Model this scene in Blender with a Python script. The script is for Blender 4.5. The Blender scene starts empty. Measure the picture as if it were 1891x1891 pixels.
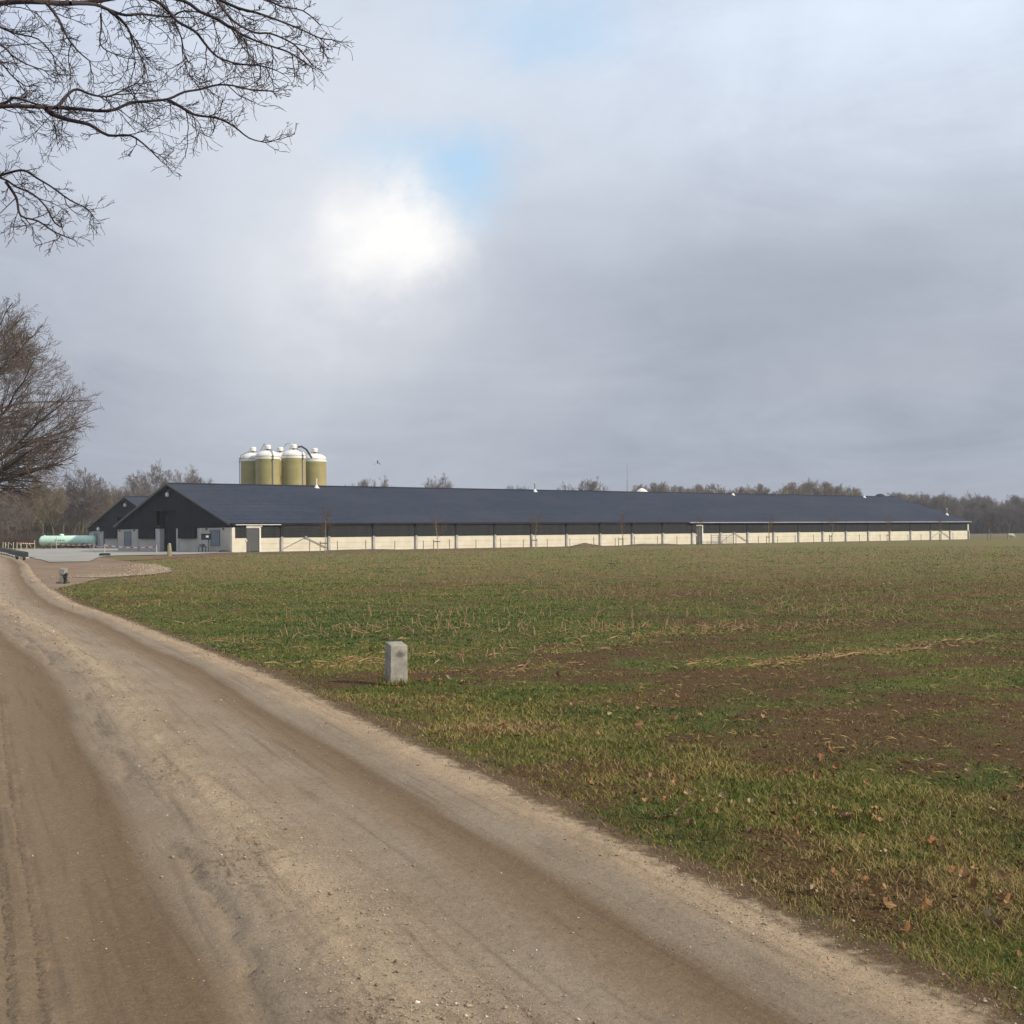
import bpy, math, random
import numpy as np
from mathutils import Vector, Matrix
R = math.radians
scene = bpy.context.scene
COL = scene.collection

# ------------------------------------------------------------------ camera
cam_d = bpy.data.cameras.new("camera")
cam = bpy.data.objects.new("camera", cam_d)
COL.objects.link(cam)
cam_d.sensor_fit = 'AUTO'; cam_d.sensor_width = 36.0
cam_d.lens = 36.0 * 2366.0 / 1891.0
cam_d.clip_start = 0.05; cam_d.clip_end = 6000
cam.matrix_world = (Matrix.Translation((0, 0, 1.5)) @ Matrix.Rotation(R(90.947), 4, 'X')
                    @ Matrix.Rotation(R(-0.516), 4, 'Z'))
scene.camera = cam

# ------------------------------------------------------------------ view / light
scene.view_settings.view_transform = 'Standard'
scene.view_settings.look = 'None'
scene.view_settings.exposure = 0.0
scene.view_settings.gamma = 1.0
scene.view_settings.use_curve_mapping = False

SUN_EL = R(31.0)
sun_h = Vector((0.90, -0.436, 0)).normalized()          # from the right, a little behind the camera
sun_dir = Vector((sun_h.x * math.cos(SUN_EL), sun_h.y * math.cos(SUN_EL), math.sin(SUN_EL)))
sd = bpy.data.lights.new("sun", 'SUN'); sd.energy = 4.2; sd.angle = R(2.0); sd.color = (1.0, 0.89, 0.71)
so = bpy.data.objects.new("sun", sd); COL.objects.link(so)
so.rotation_euler = sun_dir.to_track_quat('Z', 'Y').to_euler()

world = bpy.data.worlds.new("World"); scene.world = world; world.use_nodes = True


class NT:
    """small helper for writing node trees"""
    def __init__(s, tree): s.t = tree; s.n = tree.nodes; s.l = tree.links
    def node(s, typ, ins=None, **props):
        x = s.n.new(typ)
        for k, v in props.items(): setattr(x, k, v)
        if ins:
            for k, v in ins.items(): s.put(x.inputs[k], v)
        return x
    def put(s, sock, v):
        if isinstance(v, bpy.types.NodeSocket): s.l.new(v, sock)
        elif isinstance(v, bpy.types.Node): s.l.new(v.outputs[0], sock)
        else:
            if isinstance(v, tuple) and len(v) == 3 and sock.type == 'RGBA': v = v + (1,)
            sock.default_value = v
    def math(s, op, a, b=0.0, c=0.0, clamp=False):
        x = s.n.new('ShaderNodeMath'); x.operation = op; x.use_clamp = clamp
        s.put(x.inputs[0], a); s.put(x.inputs[1], b)
        if op in ('MULTIPLY_ADD', 'SMOOTH_MIN', 'SMOOTH_MAX', 'COMPARE', 'WRAP'): s.put(x.inputs[2], c)
        return x.outputs[0]
    def vmath(s, op, a, b=None, scale=None):
        x = s.n.new('ShaderNodeVectorMath'); x.operation = op
        s.put(x.inputs[0], a)
        if b is not None: s.put(x.inputs[1], b)
        if scale is not None: s.put(x.inputs['Scale'], scale)
        return x.outputs['Value'] if op in ('DOT_PRODUCT', 'LENGTH', 'DISTANCE') else x.outputs[0]
    def mix(s, f, a, b, blend='MIX'):
        x = s.n.new('ShaderNodeMix'); x.data_type = 'RGBA'; x.blend_type = blend
        s.put(x.inputs['Factor'], f); s.put(x.inputs[6], a); s.put(x.inputs[7], b)
        return x.outputs[2]
    def noise(s, vec, scale, detail=4, rough=0.55, dist=0.0, w=None):
        x = s.n.new('ShaderNodeTexNoise')
        if w is not None: x.noise_dimensions = '4D'; x.inputs['W'].default_value = w
        if vec is not None: s.put(x.inputs['Vector'], vec)
        x.inputs['Scale'].default_value = scale; x.inputs['Detail'].default_value = detail
        x.inputs['Roughness'].default_value = rough; x.inputs['Distortion'].default_value = dist
        return x.outputs[0]
    def smooth(s, v, lo, hi, a=0.0, b=1.0):
        x = s.n.new('ShaderNodeMapRange'); x.interpolation_type = 'SMOOTHSTEP'
        s.put(x.inputs[0], v)
        for i, q in enumerate((lo, hi, a, b)): s.put(x.inputs[i + 1], q)
        return x.outputs[0]
    def lin(s, v, lo, hi, a=0.0, b=1.0):
        x = s.n.new('ShaderNodeMapRange')
        s.put(x.inputs[0], v)
        for i, q in enumerate((lo, hi, a, b)): s.put(x.inputs[i + 1], q)
        return x.outputs[0]
    def ramp(s, v, stops):
        x = s.n.new('ShaderNodeValToRGB'); s.put(x.inputs[0], v)
        e = x.color_ramp.elements
        while len(e) < len(stops): e.new(0.5)
        for i, (p, c) in enumerate(stops):
            e[i].position = p; e[i].color = (c[0], c[1], c[2], 1)
        return x.outputs[0]


def build_world():
    t = world.node_tree; t.nodes.clear(); n = NT(t)
    sky = n.node('ShaderNodeTexSky'); sky.sky_type = 'NISHITA'; sky.sun_disc = False
    sky.sun_elevation = SUN_EL
    sky.sun_rotation = math.atan2(sun_h.x, sun_h.y)
    sky.air_density = 1.0; sky.dust_density = 1.0
    d = n.node('ShaderNodeTexCoord').outputs['Generated']
    d = n.vmath('NORMALIZE', d)
    sep = n.node('ShaderNodeSeparateXYZ', {0: d})
    X, Y, Z = sep.outputs
    den = n.math('ADD', n.math('MAXIMUM', Z, 0.0), 0.16)
    cl = n.node('ShaderNodeCombineXYZ', {0: n.math('DIVIDE', X, den), 1: n.math('DIVIDE', Y, den), 2: 0.0}).outputs[0]
    # cloud decks seen on a flat layer: wide soft masses plus finer curdling
    big = n.noise(cl, 0.55, 4, 0.5, 0.3, 3.7)
    mid = n.noise(cl, 1.7, 5, 0.55, 0.4, 1.3)
    fine = n.noise(d, 9.0, 6, 0.6, 0.2, 2.0)
    # elevation tone
    base = n.ramp(Z, [(0.0, (0.350, 0.395, 0.475)), (0.06, (0.365, 0.405, 0.485)), (0.12, (0.385, 0.425, 0.505)),
                      (0.19, (0.47, 0.515, 0.605)), (0.27, (0.58, 0.64, 0.75)), (0.36, (0.66, 0.74, 0.88)), (0.6, (0.56, 0.61, 0.70))])
    # soft light/dark masses
    bil = n.noise(cl, 1.3, 10, 0.64, 0.9, 6.2)
    v = n.math('ADD', n.math('MULTIPLY', n.math('SUBTRACT', big, 0.5), 0.42),
               n.math('ADD', n.math('MULTIPLY', n.math('SUBTRACT', bil, 0.5), 0.72), n.math('MULTIPLY', n.math('SUBTRACT', n.noise(d, 5.5, 9, 0.62, 0.7, 7.7), 0.5), 0.42)))
    v = n.math('ADD', 1.0, v)
    base = n.mix(1.0, base, n.node('ShaderNodeCombineXYZ', {0: v, 1: v, 2: n.math('ADD', n.math('MULTIPLY', v, 0.85), 0.15)}).outputs[0], 'MULTIPLY')
    # warped direction used for the break in the deck
    wv = n.node('ShaderNodeTexNoise', {'Vector': d}); wv.inputs['Scale'].default_value = 9; wv.inputs['Detail'].default_value = 9
    wv.inputs['Roughness'].default_value = 0.68
    off = n.vmath('SCALE', n.vmath('SUBTRACT', wv.outputs['Color'], (0.5, 0.5, 0.5)), scale=0.10)
    dw = n.vmath('ADD', d, off)
    wv2 = n.node('ShaderNodeTexNoise', {'Vector': d}); wv2.inputs['Scale'].default_value = 4; wv2.inputs['Detail'].default_value = 6
    off2 = n.vmath('SCALE', n.vmath('SUBTRACT', wv2.outputs['Color'], (0.5, 0.5, 0.5)), scale=0.20)
    dw2 = n.vmath('ADD', d, off2)
    def spot(vec, c, r0, r1, sz=1.0, sx=1.0):
        q = n.vmath('MULTIPLY', n.vmath('SUBTRACT', vec, c), (sx, 1.0, sz))
        return n.smooth(n.vmath('LENGTH', q), r0, r1, 1.0, 0.0)
    # thin bright cloud round the hidden gap, heavier masses right and low
    glow = spot(dw2, (-0.14, 0.955, 0.21), 0.0, 0.30)
    base = n.mix(n.math('MULTIPLY', glow, 0.66), base, (0.72, 0.76, 0.83))
    dark = spot(dw2, (0.23, 0.945, 0.20), 0.02, 0.24, 2.4, 0.7)
    base = n.mix(n.math('MULTIPLY', dark, 0.42), base, (0.33, 0.375, 0.455))
    pale = spot(dw2, (0.30, 0.945, 0.125), 0.0, 0.16, 3.0, 0.7)
    base = n.mix(n.math('MULTIPLY', pale, 0.35), base, (0.49, 0.52, 0.585))
    # rim of light above the gap
    rim = spot(dw2, (-0.03, 0.94, 0.30), 0.0, 0.22, 1.2, 0.9)
    base = n.mix(n.math('MULTIPLY', rim, 0.45), base, (0.74, 0.80, 0.89))
    # open blue
    b1 = spot(dw, (-0.040, 0.955, 0.276), 0.004, 0.062, 1.25, 0.85)
    b2 = spot(dw, (-0.080, 0.952, 0.290), 0.0, 0.062, 1.8, 0.7)
    b3 = spot(dw, (0.025, 0.93, 0.372), 0.0, 0.085, 1.8, 0.8)
    blue = n.math('MAXIMUM', n.math('MAXIMUM', b1, n.math('MULTIPLY', b2, 0.7)), n.math('MULTIPLY', b3, 0.65))
    # sunlit cloud in the gap: brightest in the middle, torn and shaded towards its skirts
    tear = n.smooth(n.noise(d, 8.0, 7, 0.55, 0.4, 4.4), 0.36, 0.64)
    w1 = spot(dw, (-0.090, 0.965, 0.232), 0.0, 0.082, 1.0, 1.0)
    w2 = spot(dw, (-0.068, 0.965, 0.243), 0.0, 0.040, 1.5, 1.0)
    w3 = spot(dw2, (-0.125, 0.965, 0.200), 0.0, 0.15, 0.85, 1.1)
    core = n.math('MAXIMUM', w1, n.math('MULTIPLY', w2, 0.75))
    white = n.math('ADD', n.math('MULTIPLY', core, n.math('ADD', 0.62, n.math('MULTIPLY', tear, 0.45))), n.math('MULTIPLY', w3, n.math('ADD', 0.14, n.math('MULTIPLY', tear, 0.26))), clamp=True)
    below = n.node('ShaderNodeMix', data_type='RGBA')
    cloudcol = n.mix(white, base, (1.03, 1.02, 1.01))
    bg1 = n.node('ShaderNodeBackground', {0: cloudcol, 1: 1.0})
    bg2 = n.node('ShaderNodeBackground', {0: sky.outputs[0], 1: 0.15})
    veil = n.node('ShaderNodeBackground', {0: (0.50, 0.76, 1.0, 1), 1: 1.0})
    bg2 = n.node('ShaderNodeMixShader', {0: 0.80, 1: bg2, 2: veil})
    f = n.math('MULTIPLY', blue, n.math('SUBTRACT', 1.0, white), clamp=True)
    # thin cloud veil stays over the blue
    ms = n.node('ShaderNodeMixShader', {0: n.math('MULTIPLY', f, 0.92), 1: bg1, 2: bg2})
    n.node('ShaderNodeOutputWorld', {0: ms})
    t.nodes.remove(below)
build_world()

# ------------------------------------------------------------------ materials
def principled(name, color=None, rough=0.8, metal=0.0, spec=0.5):
    m = bpy.data.materials.new(name); m.use_nodes = True
    n = NT(m.node_tree); b = m.node_tree.nodes['Principled BSDF']
    if color: b.inputs['Base Color'].default_value = color + (1,)
    b.inputs['Roughness'].default_value = rough; b.inputs['Metallic'].default_value = metal
    b.inputs['Specular IOR Level'].default_value = spec
    return m, n, b

def worn(name, c1, c2, scale=3.0, rough=0.8, bump=0.0, bscale=40.0, metal=0.0, spec=0.4, stretch=(1, 1, 1), streak=0.0):
    """two-tone weathered surface with grain"""
    m, n, b = principled(name, None, rough, metal, spec)
    tc = n.node('ShaderNodeTexCoord').outputs['Object']
    v = n.vmath('MULTIPLY', tc, stretch)
    f = n.noise(v, scale, 6, 0.62)
    f = n.smooth(f, 0.3, 0.7)
    c = n.mix(f, c1, c2)
    if streak:
        s = n.noise(n.vmath('MULTIPLY', tc, (6, 6, 0.35)), 2.0, 5, 0.6, 0, 2)
        c = n.mix(n.math('MULTIPLY', n.smooth(s, 0.5, 0.8), streak), c, tuple(x * 0.45 for x in c1))
    n.put(b.inputs['Base Color'], c)
    if bump:
        bp = n.node('ShaderNodeBump', {'Height': n.noise(tc, bscale, 4, 0.6)})
        bp.inputs['Strength'].default_value = bump; bp.inputs['Distance'].default_value = 0.02
        n.put(b.inputs['Normal'], bp.outputs[0])
    return m

M = {}
M['panel'] = worn('cream_concrete', (0.68, 0.64, 0.53), (0.58, 0.54, 0.43), 0.8, 0.85, 0.2, 30, streak=0.15)
M['gable_concrete'] = worn('grey_concrete_panel', (0.50, 0.48, 0.43), (0.42, 0.40, 0.35), 0.7, 0.85, 0.2, 30, streak=0.15)
M['concrete'] = worn('light_concrete', (0.52, 0.52, 0.51), (0.40, 0.40, 0.39), 1.5, 0.85, 0.3, 40)
M['post_grey'] = worn('grey_post', (0.44, 0.44, 0.43), (0.30, 0.31, 0.31), 2.0, 0.85, 0.2, 30)
M['slat'] = worn('dark_slat', (0.018, 0.021, 0.024), (0.032, 0.036, 0.037), 2.5, 0.8, 0.0, spec=0.15)
M['cladding'] = worn('charcoal_cladding', (0.010, 0.013, 0.017), (0.015, 0.019, 0.023), 0.6, 0.75, spec=0.15)
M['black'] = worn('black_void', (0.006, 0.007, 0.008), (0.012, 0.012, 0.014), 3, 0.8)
M['timber'] = worn('eave_timber', (0.30, 0.19, 0.11), (0.42, 0.30, 0.20), 3, 0.8)
M['door'] = worn('grey_door', (0.060, 0.064, 0.072), (0.075, 0.078, 0.085), 1, 0.5)
M['white_metal'] = worn('white_metal', (0.78, 0.77, 0.72), (0.66, 0.65, 0.60), 2, 0.5)
M['gutter'] = worn('grey_gutter', (0.26, 0.27, 0.29), (0.33, 0.34, 0.35), 1, 0.45)
M['steel'] = worn('galvanised_steel', (0.34, 0.35, 0.36), (0.22, 0.23, 0.24), 8, 0.5, metal=0.3)
M['darksteel'] = worn('dark_steel', (0.06, 0.06, 0.065), (0.10, 0.10, 0.10), 5, 0.5)
M['shutter'] = worn('blue_grey_shutter', (0.17, 0.21, 0.25), (0.13, 0.16, 0.20), 1.5, 0.6)
M['white_plastic'] = worn('white_dome', (0.85, 0.84, 0.80), (0.74, 0.73, 0.68), 1.2, 0.45)
M['tank'] = worn('mint_tank_paint', (0.66, 0.92, 0.78), (0.54, 0.80, 0.66), 1.0, 0.4, streak=0.7)
M['label'] = principled('white_label', (0.8, 0.8, 0.8), 0.6)[0]
M['stake'] = worn('stake_wood', (0.25, 0.19, 0.12), (0.14, 0.11, 0.08), 6, 0.9, 0.4, 60)
M['pale_stake'] = worn('pale_stake', (0.52, 0.47, 0.34), (0.40, 0.36, 0.26), 6, 0.9)
M['postwood'] = worn('old_post_wood', (0.34, 0.31, 0.20), (0.22, 0.20, 0.12), 5, 0.9, 0.5, 40, stretch=(1, 1, .2))
M['rubber'] = worn('black_rubber', (0.018, 0.02, 0.026), (0.035, 0.037, 0.045), 5, 0.7)
M['red'] = principled('red_tape', (0.55, 0.06, 0.04), 0.5)[0]
M['wool'] = worn('sheep_wool', (0.62, 0.58, 0.50), (0.50, 0.46, 0.38), 14, 0.95, 0.6, 40)
M['crow'] = principled('crow_feather', (0.012, 0.012, 0.014), 0.6)[0]
M['bark'] = worn('oak_bark', (0.075, 0.06, 0.045), (0.045, 0.04, 0.03), 9, 0.95, 0.6, 30, stretch=(1, 1, .3))
M['bark_moss'] = worn('mossy_bark', (0.15, 0.14, 0.06), (0.08, 0.07, 0.045), 1.2, 0.95, 0.5, 30)
M['twig'] = worn('oak_twig', (0.16, 0.115, 0.092), (0.10, 0.075, 0.06), 1.0, 0.9)
M['twig_near'] = worn('near_twig', (0.060, 0.042, 0.045), (0.035, 0.027, 0.03), 1.5, 0.9)
M['twig_brown'] = worn('brown_twig', (0.235, 0.175, 0.135), (0.16, 0.122, 0.098), 0.4, 0.9)
M['twig_olive'] = worn('olive_twig', (0.23, 0.19, 0.11), (0.15, 0.125, 0.08), 0.4, 0.9)
M['twig_grey'] = worn('grey_twig', (0.21, 0.18, 0.165), (0.14, 0.122, 0.115), 0.4, 0.9)
M['twig_red'] = worn('young_twig', (0.15, 0.085, 0.055), (0.11, 0.07, 0.045), 3, 0.9)
M['brush'] = worn('brushwood', (0.10, 0.06, 0.04), (0.06, 0.05, 0.035), 0.3, 0.95)
M['soil'] = worn('turned_earth', (0.13, 0.095, 0.045), (0.075, 0.055, 0.028), 1.5, 0.95, 0.7, 8)
M['stalk'] = worn('corn_stalk', (0.38, 0.265, 0.145), (0.19, 0.115, 0.06), 14, 0.85)
M['stalk_brown'] = worn('brown_corn_stalk', (0.25, 0.14, 0.075), (0.15, 0.085, 0.045), 12, 0.85)
M['plant'] = principled('dark_weed', (0.03, 0.04, 0.015), 0.8)[0]
def leafmat(nm, c1, c2):
    return worn(nm, c1, c2, 30, 0.75, 0.3, 90)
M['leaf_tan'] = leafmat('leaf_tan', (0.38, 0.23, 0.11), (0.22, 0.12, 0.055))
M['leaf_orange'] = leafmat('leaf_orange', (0.30, 0.145, 0.055), (0.17, 0.08, 0.032))
M['leaf_dark'] = leafmat('leaf_dark', (0.13, 0.065, 0.03), (0.08, 0.042, 0.022))
M['leaf_pale'] = leafmat('leaf_pale', (0.42, 0.32, 0.19), (0.26, 0.18, 0.10))

def roof_mat():
    m, n, b = principled('fibre_cement_roof', None, 0.75, 0, 0.2)
    tc = n.node('ShaderNodeTexCoord').outputs['Object']
    f = n.noise(n.vmath('MULTIPLY', tc, (1, 2.0, 2.0)), 0.9, 7, 0.7)
    g = n.noise(n.vmath('MULTIPLY', tc, (0.12, 0.3, 0.3)), 0.9, 4, 0.6)
    c = n.mix(n.smooth(f, 0.3, 0.7), (0.023, 0.032, 0.056), (0.037, 0.048, 0.074))
    c = n.mix(n.math('MULTIPLY', n.smooth(g, 0.35, 0.7), 0.5), c, (0.052, 0.060, 0.082))
    st = n.noise(n.vmath('MULTIPLY', tc, (2.2, 0.15, 0.15)), 1.0, 5, 0.7, 0, 4)
    c = n.mix(n.math('MULTIPLY', n.smooth(st, 0.5, 0.75), 0.45), c, (0.022, 0.028, 0.042))
    n.put(b.inputs['Base Color'], c)
    return m
M['roof'] = roof_mat()

def silo_mat():
    m, n, b = principled('olive_fibreglass', None, 0.5, 0, 0.4)
    tc = n.node('ShaderNodeTexCoord').outputs['Object']
    f = n.noise(n.vmath('MULTIPLY', tc, (0.25, 0.25, 1.0)), 1.1, 4, 0.5)
    g = n.noise(n.vmath('MULTIPLY', tc, (0.6, 0.6, 0.25)), 1.0, 3, 0.5, 0, 4)
    c = n.mix(n.smooth(f, 0.3, 0.7), (0.27, 0.25, 0.095), (0.37, 0.305, 0.14))
    c = n.mix(n.math('MULTIPLY', n.smooth(g, 0.5, 0.75), 0.7), c, (0.16, 0.21, 0.09))
    n.put(b.inputs['Base Color'], c)
    return m
M['silo'] = silo_mat()

def field_mat():
    m, n, b = principled('field_soil_and_winter_grass', None, 0.95, 0, 0.15)
    geo = n.node('ShaderNodeNewGeometry').outputs['Position']
    at = n.node('ShaderNodeAttribute', attribute_name='green').outputs['Fac']
    far = n.smooth(n.vmath('LENGTH', geo), 18.0, 70.0)
    n1 = n.noise(geo, 0.6, 6, 0.65)
    n2 = n.noise(geo, 5.0, 6, 0.7)
    n3 = n.noise(geo, 45.0, 5, 0.75)
    row = n.noise(n.vmath('MULTIPLY', n.node('ShaderNodeMapping', {'Vector': geo, 'Rotation': (0, 0, -R(39.3))}).outputs[0], (0.12, 1.4, 1)), 0.8, 5, 0.6)
    g = n.math('ADD', at, n.math('ADD', n.math('MULTIPLY', n.math('SUBTRACT', n2, 0.5), 0.9),
               n.math('ADD', n.math('MULTIPLY', n.math('SUBTRACT', n1, 0.5), 0.5), n.math('MULTIPLY', n.math('SUBTRACT', row, 0.5), 0.9))))
    soil = n.mix(n.smooth(n3, 0.3, 0.7), (0.048, 0.027, 0.012), (0.170, 0.100, 0.044))
    soil = n.mix(n.smooth(n.noise(geo, 150.0, 3, 0.7), 0.62, 0.72), soil, (0.33, 0.26, 0.18))
    n5 = n.noise(geo, 18.0, 8, 0.8, 0.5, 6)
    soil = n.mix(n.smooth(n5, 0.56, 0.64), soil, (0.034, 0.021, 0.012))
    soil = n.mix(n.smooth(n5, 0.44, 0.36), soil, (0.20, 0.125, 0.060))
    green = n.mix(n.smooth(n3, 0.3, 0.7), (0.055, 0.078, 0.015), (0.165, 0.165, 0.042))
    green = n.mix(n.smooth(n5, 0.55, 0.63), green, (0.045, 0.034, 0.016))
    c = n.mix(n.smooth(g, 0.25, 0.75), soil, green)
    farc = n.mix(n.smooth(g, 0.2, 0.7), (0.205, 0.158, 0.072), (0.150, 0.158, 0.046))
    farc = n.mix(n.smooth(n.noise(geo, 2.5, 8, 0.75), 0.52, 0.72), farc, (0.25, 0.20, 0.115))
    farc = n.mix(n.smooth(n.noise(geo, 7.0, 6, 0.75, 0, 3), 0.56, 0.70), farc, (0.085, 0.075, 0.038))
    c = n.mix(n.math('MULTIPLY', far, 0.85), c, farc)
    n.put(b.inputs['Base Color'], c)
    bp = n.node('ShaderNodeBump', {'Height': n.math('ADD', n3, n.math('MULTIPLY', n2, 2.0))})
    bp.inputs['Strength'].default_value = 0.9; bp.inputs['Distance'].default_value = 0.03
    n.put(b.inputs['Normal'], bp.outputs[0])
    return m
M['field'] = field_mat()

def road_mat():
    m, n, b = principled('sandy_track', None, 0.9, 0, 0.2)
    geo = n.node('ShaderNodeNewGeometry').outputs['Position']
    t = n.node('ShaderNodeAttribute', attribute_name='across').outputs['Fac']
    s = n.node('ShaderNodeAttribute', attribute_name='along').outputs['Fac']
    st = n.node('ShaderNodeCombineXYZ', {0: t, 1: n.math('MULTIPLY', s, 0.10), 2: 0.0}).outputs[0]
    wob = n.noise(st, 1.6, 4, 0.55)
    tw = n.math('ADD', t, n.math('MULTIPLY', n.math('SUBTRACT', wob, 0.5), 0.42))
    tn = n.math('DIVIDE', tw, 5.0)
    L = (0.450, 0.345, 0.235); G = (0.300, 0.238, 0.175); Dk = (0.172, 0.116, 0.068); Pk = (0.228, 0.165, 0.108)
    Tn = (0.225, 0.172, 0.110)
    base = n.ramp(tn, [(0.0, L), (0.035, (0.43, 0.32, 0.21)), (0.065, G), (0.085, G), (0.11, Dk), (0.165, Pk), (0.20, G), (0.275, (0.32, 0.25, 0.18)),
                       (0.31, L), (0.335, (0.42, 0.32, 0.22)), (0.375, G), (0.415, (0.27, 0.21, 0.15)), (0.44, Dk), (0.52, Pk), (0.60, Tn), (0.8, Tn), (1.0, L)])
    n1 = n.noise(geo, 1.3, 6, 0.6); n2 = n.noise(geo, 14, 6, 0.7); n3 = n.noise(geo, 130, 4, 0.8)
    c = n.mix(n.math('MULTIPLY', n.smooth(n1, 0.35, 0.7), 0.35), base, (0.20, 0.142, 0.085))
    n4 = n.noise(geo, 420, 3, 0.8); spk = n.smooth(n.noise(geo, 55, 3, 0.6, 0, 9), 0.35, 0.65)
    k = n.math('ADD', 0.30, n.math('ADD', n.math('MULTIPLY', n2, 0.35), n.math('ADD', n.math('MULTIPLY', n3, 0.55), n.math('MULTIPLY', n.math('MULTIPLY', n4, 0.75), n.math('ADD', 0.6, n.math('MULTIPLY', spk, 0.4))))))
    c = n.mix(1.0, c, n.node('ShaderNodeCombineXYZ', {0: k, 1: k, 2: k}).outputs[0], 'MULTIPLY')
    # individual grains and small stones, denser on the loose ridge and rim
    loose = n.math('MAXIMUM', n.smooth(n.math('ABSOLUTE', n.math('SUBTRACT', tw, 1.5)), 0.15, 0.45, 1.0, 0.25), n.smooth(tw, 0.15, 0.4, 1.0, 0.0))
    g1 = n.noise(geo, 95, 3, 0.7, 0, 12); g2 = n.noise(geo, 110, 3, 0.7, 0, 15); g3 = n.noise(geo, 34, 4, 0.75, 0, 16)
    c = n.mix(n.math('MULTIPLY', n.smooth(g1, 0.56, 0.64), n.math('MULTIPLY', loose, 0.75)), c, (0.52, 0.42, 0.29))
    c = n.mix(n.math('MULTIPLY', n.smooth(g2, 0.57, 0.65), n.math('ADD', 0.25, n.math('MULTIPLY', loose, 0.45))), c, (0.075, 0.05, 0.03))
    c = n.mix(n.math('MULTIPLY', n.smooth(g3, 0.57, 0.64), 0.45), c, (0.12, 0.08, 0.048))
    # streaks drawn by wheels along the track
    st2 = n.node('ShaderNodeCombineXYZ', {0: n.math('MULTIPLY', t, 14.0), 1: n.math('MULTIPLY', s, 0.5), 2: 0.0}).outputs[0]
    sk = n.noise(st2, 1.0, 5, 0.6, 0.4)
    c = n.mix(n.math('MULTIPLY', n.smooth(sk, 0.48, 0.72), 0.42), c, (0.115, 0.08, 0.05))
    # dark organic crumbs beside the ridge
    patch = n.smooth(n.noise(n.node('ShaderNodeCombineXYZ', {0: t, 1: n.math('MULTIPLY', s, 0.7), 2: 0.0}).outputs[0], 1.1, 3, 0.5, 0, 8), 0.42, 0.62)
    cr = n.noise(n.node('ShaderNodeCombineXYZ', {0: n.math('MULTIPLY', t, 9.0), 1: n.math('MULTIPLY', s, 3.4), 2: 0.0}).outputs[0], 3.2, 8, 0.8, 0.6, 5)
    near = n.math('SUBTRACT', 1.0, n.smooth(n.math('ABSOLUTE', n.math('SUBTRACT', tw, 1.72)), 0.03, 0.36))
    c = n.mix(n.math('MULTIPLY', n.math('MULTIPLY', n.smooth(cr, 0.49, 0.60), n.math('MULTIPLY', near, patch)), 0.80), c, (0.095, 0.06, 0.034))
    # soil and mud mixing in along the rim
    em = n.math('ADD', t, n.math('ADD', n.math('MULTIPLY', n.math('SUBTRACT', n2, 0.5), 0.35), n.math('MULTIPLY', n.math('SUBTRACT', n.noise(geo, 3.0, 5, 0.6, 0, 21), 0.5), 0.25)))
    c = n.mix(n.smooth(em, 0.07, -0.09), c, n.mix(n.smooth(n3, 0.35, 0.65), (0.062, 0.038, 0.02), (0.17, 0.11, 0.06)))
    # tyre tread blocks at the left
    tr = n.math('MULTIPLY', n.smooth(n.math('ABSOLUTE', n.math('SUBTRACT', t, 2.86)), 0.20, 0.27, 1.0, 0.0), 1.0)
    lug = n.math('MULTIPLY', n.math('SUBTRACT', n.noise(n.node('ShaderNodeCombineXYZ', {0: n.math('MULTIPLY', t, 8.0), 1: n.math('MULTIPLY', s, 9.0), 2: 0.0}).outputs[0], 1.2, 4, 0.7), 0.42), 5.0)
    rib = n.math('SINE', n.math('MULTIPLY', n.math('ADD', t, n.math('MULTIPLY', wob, 0.05)), 62.0))
    trd = n.math('MULTIPLY', tr, n.smooth(n.math('MULTIPLY', n.math('ADD', lug, n.math('MULTIPLY', rib, 1.5)), n.smooth(n2, 0.35, 0.6)), 0.3, 1.4))
    c = n.mix(n.math('MULTIPLY', trd, 0.22), c, (0.095, 0.070, 0.048))
    n.put(b.inputs['Base Color'], c)
    hgt = n.math('ADD', n.math('MULTIPLY', n2, 1.0), n.math('SUBTRACT', n.math('MULTIPLY', n3, 0.35), n.math('MULTIPLY', trd, 0.5)))
    bp = n.node('ShaderNodeBump', {'Height': hgt})
    bp.inputs['Strength'].default_value = 0.9; bp.inputs['Distance'].default_value = 0.022
    n.put(b.inputs['Normal'], bp.outputs[0])
    return m
M['road'] = road_mat()

def sheet_mat(name, c1, c2, c3, s1=0.4, s2=6.0, bump=0.4):
    m, n, b = principled(name, None, 0.92, 0, 0.2)
    geo = n.node('ShaderNodeNewGeometry').outputs['Position']
    c = n.mix(n.smooth(n.noise(geo, s1, 6, 0.6), 0.35, 0.65), c1, c2)
    c = n.mix(n.smooth(n.noise(geo, s2, 7, 0.75), 0.55, 0.72), c, c3)
    n.put(b.inputs['Base Color'], c)
    bp = n.node('ShaderNodeBump', {'Height': n.noise(geo, s2 * 2, 5, 0.7)})
    bp.inputs['Strength'].default_value = bump; bp.inputs['Distance'].default_value = 0.03
    n.put(b.inputs['Normal'], bp.outputs[0])
    return m
M['junction'] = sheet_mat('junction_gravel', (0.27, 0.195, 0.135), (0.20, 0.142, 0.098), (0.38, 0.30, 0.215))
M['yard'] = sheet_mat('yard_concrete', (0.37, 0.36, 0.335), (0.29, 0.28, 0.26), (0.33, 0.31, 0.27), 0.25, 2.0, 0.1)
M['rubble'] = sheet_mat('rubble', (0.40, 0.29, 0.22), (0.28, 0.20, 0.15), (0.62, 0.52, 0.42), 1.0, 5.0, 0.8)
M['earth'] = sheet_mat('bare_earth', (0.19, 0.11, 0.07), (0.14, 0.085, 0.05), (0.26, 0.19, 0.10), 0.5, 3.0, 0.7)
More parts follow.
